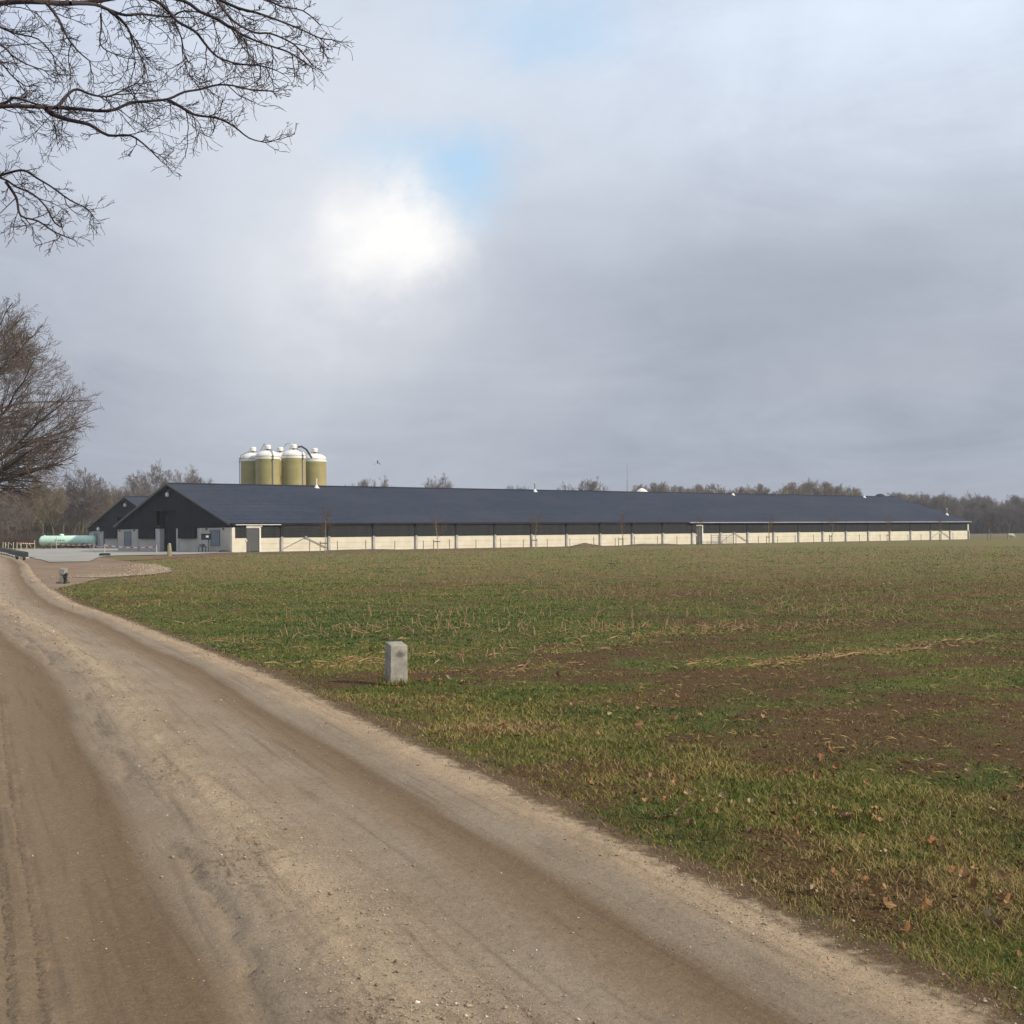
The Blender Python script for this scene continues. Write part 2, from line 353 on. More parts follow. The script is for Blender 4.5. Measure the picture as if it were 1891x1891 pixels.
M['pasture'] = sheet_mat('far_pasture', (0.17, 0.13, 0.075), (0.12, 0.12, 0.055), (0.20, 0.15, 0.10), 0.05, 0.6, 0.2)

def pebble_mat():
    m, n, b = principled('pebbles', None, 0.8, 0, 0.3)
    r = n.node('ShaderNodeAttribute', attribute_name='tone').outputs['Fac']
    c = n.ramp(r, [(0.0, (0.16, 0.115, 0.08)), (0.35, (0.30, 0.235, 0.165)), (0.75, (0.42, 0.34, 0.25)), (0.93, (0.55, 0.49, 0.40)), (1.0, (0.72, 0.69, 0.62))])
    n.put(b.inputs['Base Color'], c)
    return m
M['pebble'] = pebble_mat()
def crumb_mat():
    m, n, b = principled('soil_crumbs', None, 0.95, 0, 0.1)
    r = n.node('ShaderNodeAttribute', attribute_name='tone').outputs['Fac']
    n.put(b.inputs['Base Color'], n.ramp(r, [(0.0, (0.045, 0.027, 0.014)), (0.4, (0.125, 0.074, 0.034)), (0.8, (0.26, 0.165, 0.08)), (1.0, (0.6, 0.56, 0.48))]))
    return m
M['crumb'] = crumb_mat()
def grass_mat():
    m, n, b = principled('grass_blades', None, 0.7, 0, 0.25)
    r = n.node('ShaderNodeAttribute', attribute_name='tone').outputs['Fac']
    c = n.ramp(r, [(0.0, (0.030, 0.070, 0.013)), (0.28, (0.062, 0.105, 0.018)), (0.52, (0.145, 0.150, 0.026)), (0.76, (0.245, 0.195, 0.050)), (1.0, (0.32, 0.215, 0.105))])
    n.put(b.inputs['Base Color'], c)
    b.inputs['Transmission Weight'].default_value = 0.0
    return m
M['grass'] = grass_mat()

# ------------------------------------------------------------------ object helpers
def tag(o, label=None, cat=None, group=None, kind=None):
    if label: o['label'] = label
    if cat: o['category'] = cat
    if group: o['group'] = group
    if kind: o['kind'] = kind
    return o

def empty(name, loc, rz=0.0):
    o = bpy.data.objects.new(name, None); COL.objects.link(o)
    o.location = loc; o.rotation_euler = (0, 0, rz); o.empty_display_size = 0.2
    return o

def link(name, me, parent=None, loc=None, rz=None):
    o = bpy.data.objects.new(name, me); COL.objects.link(o)
    if parent: o.parent = parent
    if loc is not None: o.location = loc
    if rz is not None: o.rotation_euler = (0, 0, rz)
    return o

def npmesh(name, V, F, mat, smooth=False, attrs=None):
    V = np.asarray(V, dtype=np.float32); F = np.asarray(F, dtype=np.int32)
    me = bpy.data.meshes.new(name)
    me.vertices.add(len(V)); me.vertices.foreach_set('co', V.ravel())
    k = F.shape[1]; m = len(F)
    me.loops.add(m * k); me.loops.foreach_set('vertex_index', F.ravel())
    me.polygons.add(m); me.polygons.foreach_set('loop_start', np.arange(0, m * k, k, dtype=np.int32))
    if attrs:
        for an, av in attrs.items():
            a = me.attributes.new(an, 'FLOAT', 'POINT'); a.data.foreach_set('value', np.asarray(av, dtype=np.float32))
    me.update(calc_edges=True)
    if smooth: me.polygons.foreach_set('use_smooth', np.ones(m, dtype=bool))
    me.materials.append(mat)
    return me

class MB:
    """collects boxes, tubes, lathes; builds one mesh"""
    def __init__(s): s.v = []; s.f = []
    def add(s, vs, fs):
        o = len(s.v); s.v += [tuple(p) for p in vs]; s.f += [tuple(i + o for i in q) for q in fs]
    def box(s, x0, x1, y0, y1, z0, z1, bev=0.0):
        vs = [(x, y, z) for z in (z0, z1) for y in (y0, y1) for x in (x0, x1)]
        s.add(vs, [(0, 2, 3, 1), (4, 5, 7, 6), (0, 1, 5, 4), (2, 6, 7, 3), (0, 4, 6, 2), (1, 3, 7, 5)])
        return s
    def tube(s, pts, r, n=8, cap=True):
        pts = [Vector(p) for p in pts]; rs = r if isinstance(r, (list, tuple)) else [r] * len(pts)
        vs = []; fs = []
        for i, p in enumerate(pts):
            d = (pts[min(i + 1, len(pts) - 1)] - pts[max(i - 1, 0)]).normalized()
            a = d.orthogonal().normalized() if i == 0 else (a - d * a.dot(d)).normalized()
            b = d.cross(a)
            for k in range(n):
                th = 2 * math.pi * k / n
                vs.append(p + (a * math.cos(th) + b * math.sin(th)) * rs[i])
        for i in range(len(pts) - 1):
            for k in range(n):
                fs.append((i * n + k, i * n + (k + 1) % n, (i + 1) * n + (k + 1) % n, (i + 1) * n + k))
        if cap:
            fs.append(tuple(range(n - 1, -1, -1))); fs.append(tuple((len(pts) - 1) * n + k for k in range(n)))
        s.add(vs, fs); return s
    def lathe(s, prof, n=24, c=(0, 0, 0)):
        vs = []; fs = []
        for (r, z) in prof:
            for k in range(n):
                th = 2 * math.pi * k / n; vs.append((c[0] + r * math.cos(th), c[1] + r * math.sin(th), c[2] + z))
        for i in range(len(prof) - 1):
            for k in range(n):
                fs.append((i * n + k, i * n + (k + 1) % n, (i + 1) * n + (k + 1) % n, (i + 1) * n + k))
        s.add(vs, fs); return s
    def mesh(s, name, mat, smooth=False):
        me = bpy.data.meshes.new(name); me.from_pydata(s.v, [], s.f); me.update()
        if smooth:
            me.polygons.foreach_set('use_smooth', np.ones(len(me.polygons), dtype=bool))
            me.set_sharp_from_angle(angle=R(40))
        me.materials.append(mat); return me
    def build(s, name, mat, parent=None, smooth=False, loc=None, rz=None):
        return link(name, s.mesh(name, mat, smooth), parent, loc, rz)

def copy_tree(o, parent=None, skip=()):
    c = o.copy(); COL.objects.link(c); c.parent = parent
    for ch in list(o.children):
        if ch.name.split('.')[0] in skip: continue
        copy_tree(ch, c, skip)
    return c

rng = np.random.default_rng(7)
def vnoise(x, y, seed=0):
    """smooth value noise in numpy, range 0..1"""
    x = np.asarray(x, float); y = np.asarray(y, float)
    xi = np.floor(x).astype(np.int64); yi = np.floor(y).astype(np.int64)
    fx = x - xi; fy = y - yi; fx = fx * fx * (3 - 2 * fx); fy = fy * fy * (3 - 2 * fy)
    def h(a, b):
        n = (a * 374761393 + b * 668265263 + seed * 1442695041) & 0x7fffffff
        n = ((n ^ (n >> 13)) * 1274126177) & 0x7fffffff
        return ((n ^ (n >> 16)) & 0xffff) / 65535.0
    return (h(xi, yi) * (1 - fx) + h(xi + 1, yi) * fx) * (1 - fy) + (h(xi, yi + 1) * (1 - fx) + h(xi + 1, yi + 1) * fx) * fy
def fbm(x, y, seed=0, o=4):
    t = 0; a = 0.5; n = 0
    for i in range(o):
        t = t + a * vnoise(x * 2 ** i, y * 2 ** i, seed + i); n += a; a *= 0.5
    return t / n

# ------------------------------------------------------------------ lie of the land
# right edge of the track, metres (x, y), near to far
EDGE = np.array([(7.2, -10.0), (3.3, -0.6), (1.43, 3.92), (0.91, 5.23), (0.18, 6.95), (-0.89, 9.46), (-2.56, 13.56), (-3.77, 16.2), (-5.36, 19.58),
                 (-7.13, 23.4), (-9.95, 29.1), (-13.87, 38.3), (-19.2, 51.5), (-26.4, 70.0), (-35.2, 91.5), (-53.4, 131.0), (-76.0, 178.0), (-122, 270)])
def road_coords(x, y):
    """distance to the left of the track's right edge (negative = field side) and arc length"""
    x = np.asarray(x, float); y = np.asarray(y, float)
    best = np.full(x.shape, 1e9); tt = np.zeros(x.shape); ss = np.zeros(x.shape); acc = 0
    for a, b in zip(EDGE[:-1], EDGE[1:]):
        d = b - a; L = np.hypot(*d); d = d / L
        k = np.clip((x - a[0]) * d[0] + (y - a[1]) * d[1], 0, L)
        px = a[0] + d[0] * k; py = a[1] + d[1] * k
        dist = np.hypot(x - px, y - py); side = (d[0] * (y - a[1]) - d[1] * (x - a[0]))
        m = dist < best
        best = np.where(m, dist, best); tt = np.where(m, dist * np.where(side > 0, 1, -1), tt); ss = np.where(m, acc + k, ss); acc += L
    return tt, ss

def dirt_band(x, y):
    return np.exp(-((y - 13.7 - .25 * np.sin(x * 1.7)) / 0.75) ** 2) * np.exp(-((x - .2) / 2.8) ** 2)

def green_mask(x, y):
    t, s = road_coords(x, y)
    de = -t
    uu = .774 * x + .633 * y; vv_ = -.633 * x + .774 * y
    g = 0.42 + 0.45 * (fbm(x * 0.35, y * 0.35, 3) - 0.5) + 0.9 * (fbm(x * 2.3, y * 2.3, 9) - 0.5) + 0.7 * (fbm(uu * 0.25, vv_ * 1.6, 12) - 0.5) 
    g = g + 0.56 * np.exp(-((x + 2.0) / 5.5) ** 2 - ((y - 22) / 7.5) ** 2) + 0.25 * np.exp(-((x + 8.0) / 5.0) ** 2 - ((y - 38) / 9.0) ** 2)
    g = g + 0.30 * np.exp(-((de - 1.5) / 1.0) ** 2) * np.exp(-(y / 16.0) ** 2)
    v = -0.633 * x + 0.774 * y                                      # across the crop rows
    g = g - 0.55 * dirt_band(x, y) - 0.25 * np.exp(-((v - 11.7) / 0.5) ** 2) * np.exp(-((x - 0.5) / 3.5) ** 2)
    g = g - 0.08 * np.exp(-((x - 4.2) / 1.6) ** 2 - ((y - 8.0) / 1.1) ** 2)
    g = g - 0.08 * np.exp(-((x - 2.3) / 1.8) ** 2 - ((y - 10.3) / 0.8) ** 2)
    g = g - 0.5 * np.exp(-((de + 0.02) / 0.16) ** 2)
    return np.clip(g, 0, 1)

def ground_z(x, y):
    r = np.hypot(x, y)
    amp = 0.008 + 0.030 * np.clip(1 - (r - 12) / 22, 0, 1)
    z = -amp + amp * (2 * fbm(x * 1.7, y * 1.7, 21) - 1) * 1.2
    t, s = road_coords(x, y)
    k = np.clip((t - 0.15) / 0.5, 0, 1) * np.clip((4.0 - t) / 0.5, 0, 1)
    return np.minimum(z, 0) * (1 - k) - 0.10 * k

def build_ground():
    a_front = np.radians(np.linspace(-32, 32, 430)); a_back = np.radians(np.linspace(33, 327, 150))
    ang = np.concatenate([a_front, a_back]); ang = np.append(ang, ang[0] + 2 * np.pi)
    rad = np.concatenate([[0.0], np.geomspace(0.6, 70, 230), np.geomspace(75, 1800, 50)])
    A, Rr = np.meshgrid(ang, rad); X = Rr * np.sin(A); Y = Rr * np.cos(A)
    Z = ground_z(X.ravel(), Y.ravel()); g = green_mask(X.ravel(), Y.ravel())
    V = np.stack([X.ravel(), Y.ravel(), Z], 1); na = len(ang); nr = len(rad)
    i = np.arange(nr - 1)[:, None] * na + np.arange(na - 1)[None, :]; i = i.ravel()
    F = np.stack([i, i + na, i + na + 1, i + 1], 1)
    me = npmesh('field', V, F, M['field'], True, {'green': g})
    tag(link('field', me), 'stubble field of thin winter grass and brown soil', None, None, 'structure')
build_ground()

def road_z(t, s, x, y):
    z = 0.012 + 0.030 * np.exp(-((t - 1.55) / 0.22) ** 2) - 0.018 * np.exp(-((t - 0.62) / 0.22) ** 2) - 0.02 * np.exp(-((t - 2.3) / 0.3) ** 2)
    z = z + 0.018 * (fbm(t * 3, s * 0.8, 5) - 0.5) + 0.012 * (fbm(x * 9, y * 9, 8) - 0.5)
    z = z - 0.030 * np.exp(-((t - 1.95 - 0.35 * (fbm(s * .9, s * 0, 31) - .5) - .08 * (fbm(s * 6, s * 0 + 3, 32) - .5)) / 0.028) ** 2) * np.clip((fbm(s * 1.3, s * 0 + 4, 33) - 0.40) * 8, 0, 1)
    z = z + 0.034 * (fbm(x * 16, y * 16, 36, 3) - .5) * np.exp(-((t - 1.6) / .34) ** 2) + 0.010 * (fbm(x * 34, y * 34, 37, 2) - .5) * (np.exp(-((t - 1.5) / .5) ** 2) + np.exp(-((t - .15) / .25) ** 2))
    z = z - 0.014 * (np.abs(t - 2.86) < .26) * (np.sin(t * 62 + 2 * fbm(s * 2, s * 0, 39)) > .1) * (fbm(s * 5, t * 3, 38) > .46)
    e = np.clip((0.08 - t + 0.16 * (fbm(s * 1.6, s * 0 + 2, 17) - 0.5) + 0.30 * (fbm(x * 9, y * 9, 18) - 0.5)) / 0.48, 0, 1)
    e2 = np.clip((t - 4.2) / 0.4, 0, 1)
    return z * (1 - e) - 0.055 * e * e + 0.010 * e * (fbm(x * 22, y * 22, 19) - 0.5) - 0.08 * e2

def build_road():
    # resample the edge densely with step growing with distance
    P = [];  seg = []
    d = np.hypot(*np.diff(EDGE, axis=0).T); cs = np.concatenate([[0], np.cumsum(d)])
    s = 0.0; ss = []
    while s < cs[-1]:
        ss.append(s); near = abs(s - 14.5); s += 0.028 + 0.0045 * max(near, 0) if s > 12 else 0.25
    ss = np.array(ss)
    def sm(si):                                                    # smoothed centre
        x = np.interp(si, cs, EDGE[:, 0]); y = np.interp(si, cs, EDGE[:, 1]); return x, y
    xs = np.zeros_like(ss); ys = np.zeros_like(ss)
    for o in np.linspace(-1.5, 1.5, 9):
        w = np.clip(1 + 0 * ss, 0, 1); a, b = sm(np.clip(ss + o, 0, cs[-1])); xs += a / 9; ys += b / 9
    dx = np.gradient(xs, ss); dy = np.gradient(ys, ss); L = np.hypot(dx, dy); dx /= L; dy /= L
    t = np.concatenate([np.linspace(-0.5, 3.3, 120), np.linspace(3.4, 4.7, 14)])
    S, T = np.meshgrid(ss, t, indexing='ij')
    X = xs[:, None] - dy[:, None] * T; Y = ys[:, None] + dx[:, None] * T
    Z = road_z(T, S, X, Y)
    n = len(t); i = (np.arange(len(ss) - 1)[:, None] * n + np.arange(n - 1)[None, :]).ravel()
    F = np.stack([i, i + n, i + n + 1, i + 1], 1)[:, ::-1]
    me = npmesh('track', np.stack([X.ravel(), Y.ravel(), Z.ravel()], 1), F, M['road'], True, {'across': T.ravel(), 'along': S.ravel()})
    tag(link('track', me), 'sandy farm track with two wheel ruts and a gravel crown', None, None, 'structure')
    return ss, xs, ys, dx, dy
ROAD = build_road()

def ragged(poly, step, amp, z, name, mat, label, seed=1, kind='structure', hump=0.0):
    """sheet with an irregular outline, triangulated by a fill"""
    import bmesh
    P = []
    r = random.Random(seed); n = len(poly)
    for i in range(n):
        a = Vector(poly[i]); b = Vector(poly[(i + 1) % n]); L = (b - a).length; k = max(1, int(L / step))
        for j in range(k):
            p = a.lerp(b, j / k); P.append((p.x + r.gauss(0, amp), p.y + r.gauss(0, amp * 1.6), z))
    bm = bmesh.new(); vs = [bm.verts.new(p) for p in P]; bm.faces.new(vs)
    bmesh.ops.triangulate(bm, faces=bm.faces[:])
    bm.normal_update()
    for f in bm.faces:
        if f.normal.z < 0: f.normal_flip()
    me = bpy.data.meshes.new(name); bm.to_mesh(me); bm.free(); me.materials.append(mat)
    o = link(name, me); o['label'] = label; o['kind'] = kind
    return o
ragged([(-13.0, 36.5), (-14.0, 41.5), (-14.8, 46.0), (-14.3, 49.0), (-14.0, 52.5), (-15.8, 59.7), (-18.9, 67.9), (-23.4, 77.4), (-28.5, 90), (-31, 95), (-36.0, 93),
        (-30, 78), (-22, 58), (-16, 42.5)], 0.5, 0.07, 0.008, 'junction_gravel', M['junction'], 'brown gravel apron where the yard drive meets the track')
ragged([(-57.5, 147), (-62, 161), (-56.5, 174), (-40.8, 154.2), (-38, 140), (-41.5, 134.6), (-25.0, 114.3), (-24.4, 112.5), (-26.6, 103.0), (-31.0, 99.8), (-30.4, 94.4), (-25.4, 76.7),
        (-27.6, 76.4), (-34.6, 92.5), (-52.8, 132.5)], 2.0, 0.05, 0.04, 'yard', M['yard'], 'pale grey concrete yard in front of the two gables')
# bare earth along the foot of the long barn
U = Vector((0.774, 0.633)); Vv = Vector((-0.633, 0.774)); B0 = Vector((-25.05, 114.5))
def bl(u, v): p = B0 + U * u + Vv * v; return (p.x, p.y)
ragged([bl(-1.0, -11), bl(-0.8, -1.0), bl(0.5, -.02), bl(72, -.02), bl(66, -4), bl(44, -6), bl(25, -10), bl(10, -12)], 1.2, 0.35, 0.012, 'bare_earth', M['earth'], 'strip of bare reddish earth at the foot of the barn')
ragged([(-24.6, 77), (-24.0, 84), (-26.2, 95), (-27, 101), (-24.7, 108), (-22, 105), (-22.3, 95), (-23.2, 82)], 1.0, 0.2, 0.014, 'earth_verge', M['earth'], 'bare earth verge beside the concrete yard')
ragged([(60, 214), (110, 205), (400, 215), (520, 460), (100, 475), (20, 470), (40, 300)], 12, 0.5, 0.014, 'pasture', M['pasture'], 'brownish pasture before the far trees')

# ------------------------------------------------------------------ barns
LB, WB = 120.0, 25.8
EZ, RZ = 2.60, 6.65          # eave, ridge
OV = 0.25                    # eave overhang
def roof_z(v, lift=0.0): return RZ - abs(v - WB / 2) * (RZ - EZ) / (WB / 2 + OV) + lift

def corrugated(side):
    """one roof slope: corrugated sheets in overlapping courses"""
    per = 0.30; nx = int((LB + 0.7) / per * 4); xs = np.linspace(-0.38, LB + 0.32, nx + 1)
    wave = 0.024 * np.sin(xs / per * 2 * np.pi)
    nc = 11; V = []; F = []; half = WB / 2 + OV
    for c in range(nc):
        a = c / nc; b = (c + 1) / nc + 0.012
        for k, q in enumerate((a, b)):
            dist = (1 - min(q, 1.0)) * half if q <= 1 else 0
            v = WB / 2 - (half - q * half) if side == 0 else WB / 2 + (half - q * half)
            z = RZ - (half - q * half) * (RZ - EZ) / half + (0.016 if k == 0 else 0.0)
            V.append(np.stack([xs, np.full_like(xs, v), z + wave], 1))
        o = c * 2 * (nx + 1); i = np.arange(nx) + o
        f = np.stack([i, i + 1, i + nx + 2, i + nx + 1], 1)
        F.append(f if side == 0 else f[:, ::-1])
    return npmesh('roof', np.concatenate(V), np.concatenate(F), M['roof'], False)

def boards(w0, w1, ztop, zbot, x0, pitch=0.30):
    """vertical profiled cladding between w0 and w1; ztop may be a function of w"""
    mb = MB(); w = w0; k = 0
    while w < w1 - 1e-4:
        e = min(w + pitch, w1); zt = (ztop(w), ztop(e)) if callable(ztop) else (ztop, ztop)
        if (w - WB / 2) * (e - WB / 2) < 0 and callable(ztop): e = WB / 2; zt = (ztop(w), ztop(e))
        a, b = w + 0.02, e - 0.02; xf = x0 - 0.03; xb = x0
        vs = [(xb, w, zbot), (xf, a, zbot), (xf, b, zbot), (xb, e, zbot), (xb, w, zt[0]), (xf, a, zt[0] + (zt[1] - zt[0]) * .07), (xf, b, zt[1] - (zt[1] - zt[0]) * .07), (xb, e, zt[1])]
        mb.add(vs, [(0, 4, 5, 1), (1, 5, 6, 2), (2, 6, 7, 3), (0, 1, 2, 3)])
        w = e
    return mb

def build_barn():
    root = empty('barn', (B0.x, B0.y, 0), math.atan2(0.633, 0.774))
    # ---- long front wall
    pm = MB().box(0.1, 4.9, 0.05, 0.2, 0, 1.27).mesh('wall_panel', M['panel'])
    post = MB().box(-0.11, 0.11, -0.14, 0.22, 0, 1.36).mesh('post', M['post_grey'])
    upp = MB().box(-0.07, 0.07, 0.0, 0.14, 1.36, 2.40).box(-0.12, 0.12, -0.30, 0.10, 2.40, 2.53).mesh('bracket', M['black'])
    def slat_mesh(a, b):
        mb = MB(); vs = []
        for x in (a, b): vs += [(x, 0.02, -0.055), (x, 0.05, -0.06), (x, 0.075, 0.06), (x, 0.055, 0.065)]
        mb.add(vs, [(0, 1, 2, 3), (7, 6, 5, 4), (0, 4, 5, 1), (1, 5, 6, 2), (2, 6, 7, 3), (3, 7, 4, 0)])
        return mb.mesh('slat', M['slat'])
    sm_full = slat_mesh(0.12, 4.88)
    for i in range(25):
        if 0 < i: link('post', post, root, (5.0 * i if i < 24 else 119.9, 0, 0))
        link('bracket', upp, root, (5.0 * i if i else 0.12, 0, 0))
    for i in range(24):
        if i == 0:
            MB().box(0.32, 1.45, 0.05, 0.2, 0, 1.27).build('wall_panel', M['panel'], root)
            MB().box(2.85, 4.9, 0.05, 0.2, 0, 1.27).build('wall_panel', M['panel'], root)
            ms = [slat_mesh(0.32, 1.45), slat_mesh(2.98, 4.88)]
        elif i == 12:
            MB().box(60.1, 60.75, 0.05, 0.2, 0, 1.27).build('wall_panel', M['panel'], root)
            MB().box(61.9, 64.9, 0.05, 0.2, 0, 1.27).build('wall_panel', M['panel'], root)
            ms = [slat_mesh(0.12, 0.75), slat_mesh(1.95, 4.88)]
        else:
            link('wall_panel', pm, root, (5.0 * i, 0, 0)); ms = [sm_full]
        for me in ms:
            for k in range(8): link('slat', me, root, (5.0 * i, 0, 1.34 + 0.143 * k))
    MB().box(0.0, 0.30, -0.02, 0.3, 0, 2.24).build('corner_pier', M['panel'], root)
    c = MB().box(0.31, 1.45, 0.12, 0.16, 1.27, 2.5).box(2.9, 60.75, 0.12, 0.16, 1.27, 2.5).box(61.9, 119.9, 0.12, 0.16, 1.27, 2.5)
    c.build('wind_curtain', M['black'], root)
    MB().box(0.2, 119.9, 0.02, 0.12, 2.475, 2.56).build('wall_plate', M['timber'], root)
    # ---- side doors
    for (a, b, wide) in ((1.46, 2.72, True), (60.78, 61.75, False)):
        d = MB().box(a, b, 0.03, 0.11, 0.06, 2.10).build('side_door', M['door'], root)
        f = MB().box(b + .003, b + 0.16, -0.04, 0.21, 0, 2.17).box(a - 0.05, b + 0.16, -0.04, 0.21, 2.173, 2.27)
        if wide: f.box(a - 0.06, b + 0.26, -0.12, 0.0, 2.30, 2.42)
        f.build('door_frame', M['white_metal'], d)
        MB().box(a - 0.05, a + 0.03, -0.05, 0.03, 0.95, 1.15).build('handle', M['white_metal'], d)
    MB().box(0.05, 4.85, -0.24, -0.16, 2.44, 2.50).build('rail', M['white_metal'], root)
    MB().tube([(59.3, -0.34, 2.56), (120.3, -0.34, 2.56)], 0.065, 8).build('gutter', M['gutter'], root)
    for x0 in (5, 65, 110):
        MB().box(x0 + 2.4, x0 + 2.65, -0.09, 0.0, 1.20, 1.40).tube([(x0 + 0.25, -0.05, 0.30), (x0 + 2.5, -0.07, 1.30)], 0.035, 6).tube([(x0 + 4.75, -0.05, 0.30), (x0 + 2.5, -0.07, 1.30)], 0.035, 6).build('wind_brace', M['steel'], root)
    # ---- roof
    for sd_ in (0, 1): link('roof', corrugated(sd_), root)
    rm = MB()
    rm.add([(-0.38, WB / 2 - .28, RZ - .03), (LB + .32, WB / 2 - .28, RZ - .03), (LB + .32, WB / 2, RZ + .07), (-0.38, WB / 2, RZ + .07), (LB + .32, WB / 2 + .28, RZ - .03), (-0.38, WB / 2 + .28, RZ - .03)], [(0, 1, 2, 3), (3, 2, 4, 5)])
    rm.build('ridge_cap', M['roof'], root)
    # underside
    un = MB()
    un.add([(-.3, -OV + .02, EZ - .06), (LB + .25, -OV + .02, EZ - .06), (LB + .25, WB / 2, RZ - .08), (-.3, WB / 2, RZ - .08), (LB + .25, WB + OV - .02, EZ - .06), (-.3, WB + OV - .02, EZ - .06)], [(0, 3, 2, 1), (3, 5, 4, 2)])
    un.build('soffit', M['darksteel'], root)
    for xx in (-0.40, LB + 0.34):
        for s_ in (0, 1):
            y0 = -OV if s_ == 0 else WB + OV
            mb = MB(); a = (y0, EZ); b = (WB / 2, RZ)
            vs = [(xx + q, p[0], p[1] + dz) for q in (-0.02, 0.02) for p in (a, b) for dz in (-0.16, 0.04)]
            mb.add(vs, [(0, 1, 3, 2), (4, 6, 7, 5), (0, 4, 5, 1), (2, 3, 7, 6), (1, 5, 7, 3), (0, 2, 6, 4)]); mb.build('barge_board', M['darksteel'], root)
    # ---- front gable
    cl = MB()
    zr = lambda w: roof_z(w, -0.10)
    for (a, b, zb) in ((0.0, 11.5, 2.25), (11.5, 16.1, 4.02), (16.1, WB, 2.25)):
        q = boards(a, b, zr, zb, -0.01); cl.add(q.v, q.f)
    cl.build('gable_cladding', M['cladding'], root)
    bk = MB(); bk.add([(0.02, 0.05, 2.25), (0.02, WB - .05, 2.25), (0.02, WB - .05, zr(WB)), (0.02, WB / 2, RZ - .12), (0.02, 0.05, zr(0))], [(0, 4, 3, 2, 1)])
    # dark hoods over the air inlets
    for (a, b) in ((7.0, 10.7), (16.15, 20.0)):
        q = boards(a, b, 2.30, 1.27, -0.22); q.box(-0.22, -0.012, a, a + .04, 1.30, 2.30); q.box(-0.22, -0.012, b - .04, b, 1.30, 2.30); q.build('inlet_hood', M['cladding'], root)
    for (a, b) in ((0.31, 5.9), (6.3, 10.9), (16.12, 20.3), (20.9, WB - .02)):
        MB().box(0.0, 0.16, a, b, 0, 2.24).build('wall_panel', M['gable_concrete'], root)
    MB().box(-0.03, 0.17, 5.92, 6.28, 0, 2.245).build('post', M['concrete'], root)
    MB().box(-0.03, 0.17, 20.32, 20.88, 0, 2.245).build('post', M['post_grey'], root)
    MB().box(-0.05, 0.5, 10.92, 11.45, 0, 2.245).build('post', M['concrete'], root)
    MB().box(-0.12, 0.6, 15.05, 16.08, 0, 2.246).build('post', M['concrete'], root)
    MB().box(0.35, 0.42, 11.45, 15.05, 0.02, 4.0).build('barn_door', M['cladding'], root)
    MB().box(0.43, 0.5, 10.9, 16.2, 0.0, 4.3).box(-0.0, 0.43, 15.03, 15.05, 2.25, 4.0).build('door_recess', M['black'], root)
    for k in range(5):
        MB().box(0.32, 0.348, 11.5 + .7 * k, 12.17 + .7 * k, 0.06, 3.96).build('door_plank', M['cladding'], root)
    for (a, b) in ((2.3, 4.25), (22.3, 24.1)):
        s_ = MB().box(-0.06, 0.0, a, b, 0.57, 2.02).build('shutter', M['shutter'], root)
        MB().box(-0.10, -0.062, a - .05, b + .05, 2.03, 2.09).box(-0.09, -0.062, a + .1, a + .16, 0.6, 2.0).box(-0.09, -0.062, b - .16, b - .1, 0.6, 2.0).build('shutter_rail', M['steel'], s_)
    for w in (1.5, 4.9, 21.4, 25.1):
        MB().box(-0.12, -0.002, w, w + .14, 2.05, 2.2).build('hook', M['darksteel'], root)
    # gable lamp
    lm = MB().lathe([(0.0, 0.22), (0.16, 0.18), (0.2, 0.0), (0.17, -0.18), (0.0, -0.24)], 10, (-0.26, 12.95, 5.55)).build('gable_lamp', M['white_metal'], root, True)
    MB().tube([(-0.03, 12.9, 5.9), (-0.25, 12.93, 5.95), (-0.26, 12.95, 5.75)], 0.03, 6).build('lamp_arm', M['steel'], lm)
    # ---- far gable and back wall
    fg = boards(0.0, WB, zr, 2.25, 0.0)
    fo = link('far_gable_cladding', fg.mesh('far_gable_cladding', M['cladding']), root, (LB, WB, 0)); fo.rotation_euler = (0, 0, math.pi)
    MB().box(LB - .16, LB, 0.3, WB - .3, 0, 2.24).build('wall_panel', M['gable_concrete'], root)
    MB().box(LB - .3, LB + .02, -0.02, 0.29, 0, 2.24).build('corner_pier', M['panel'], root)
    MB().box(0.2, LB - .2, WB - .2, WB - .05, 0, 2.5).build('back_wall', M['panel'], root)
    return root
barn = build_barn()
tag(barn, 'long low barn with blue-grey roof and cream panel side wall facing the field', 'barn')
barn2 = copy_tree(barn, None, skip=('slat', 'post', 'bracket', 'wind_brace', 'wall_plate', 'rail', 'gutter', 'side_door'))
barn2.location = (-41.1, 154.0, 0)
tag(barn2, 'second dark-gabled barn standing behind the left end of the long barn', 'barn')

# roof ventilators on the near slope just below the ridge
def vent(u, label, v=12.3, h=0.95, pipe=True, z=None):
    p = B0 + U * u + Vv * v
    zz = roof_z(v) if z is None else z
    e = empty('roof_vent', (p.x, p.y, zz)); e.scale = (.8, .8, .85)
    MB().lathe([(0.42, -0.12), (0.30, 0.05), (0.16, 0.20), (0.12, 0.32), (0.0, 0.32)], 12).build('vent_base', M['white_plastic'], e, True)
    if pipe:
        MB().tube([(0, 0, 0.25), (0, 0, h)], 0.085, 8).build('vent_pipe', M['white_metal'] if u < 30 else M['steel'], e, True)
        MB().lathe([(0.13, h), (0.13, h + .12), (0.0, h + .16)], 10).build('vent_cap', M['white_metal'], e, True)
    tag(e, label, 'roof vent', 'vents along the barn ridge')
vent(16, 'tall white roof vent in front of the olive silos')
vent(46, 'thin grey roof vent on the ridge over the middle of the long barn', h=1.15)
vent(81.6, 'short white roof vent cone right of the white dome on the barn ridge', pipe=False)
vent(111.6, 'short white roof vent on the ridge near its right end', h=0.45)
vent(119.4, 'thin roof vent pipe low on the right-hand roof edge', v=3.2, h=1.0)

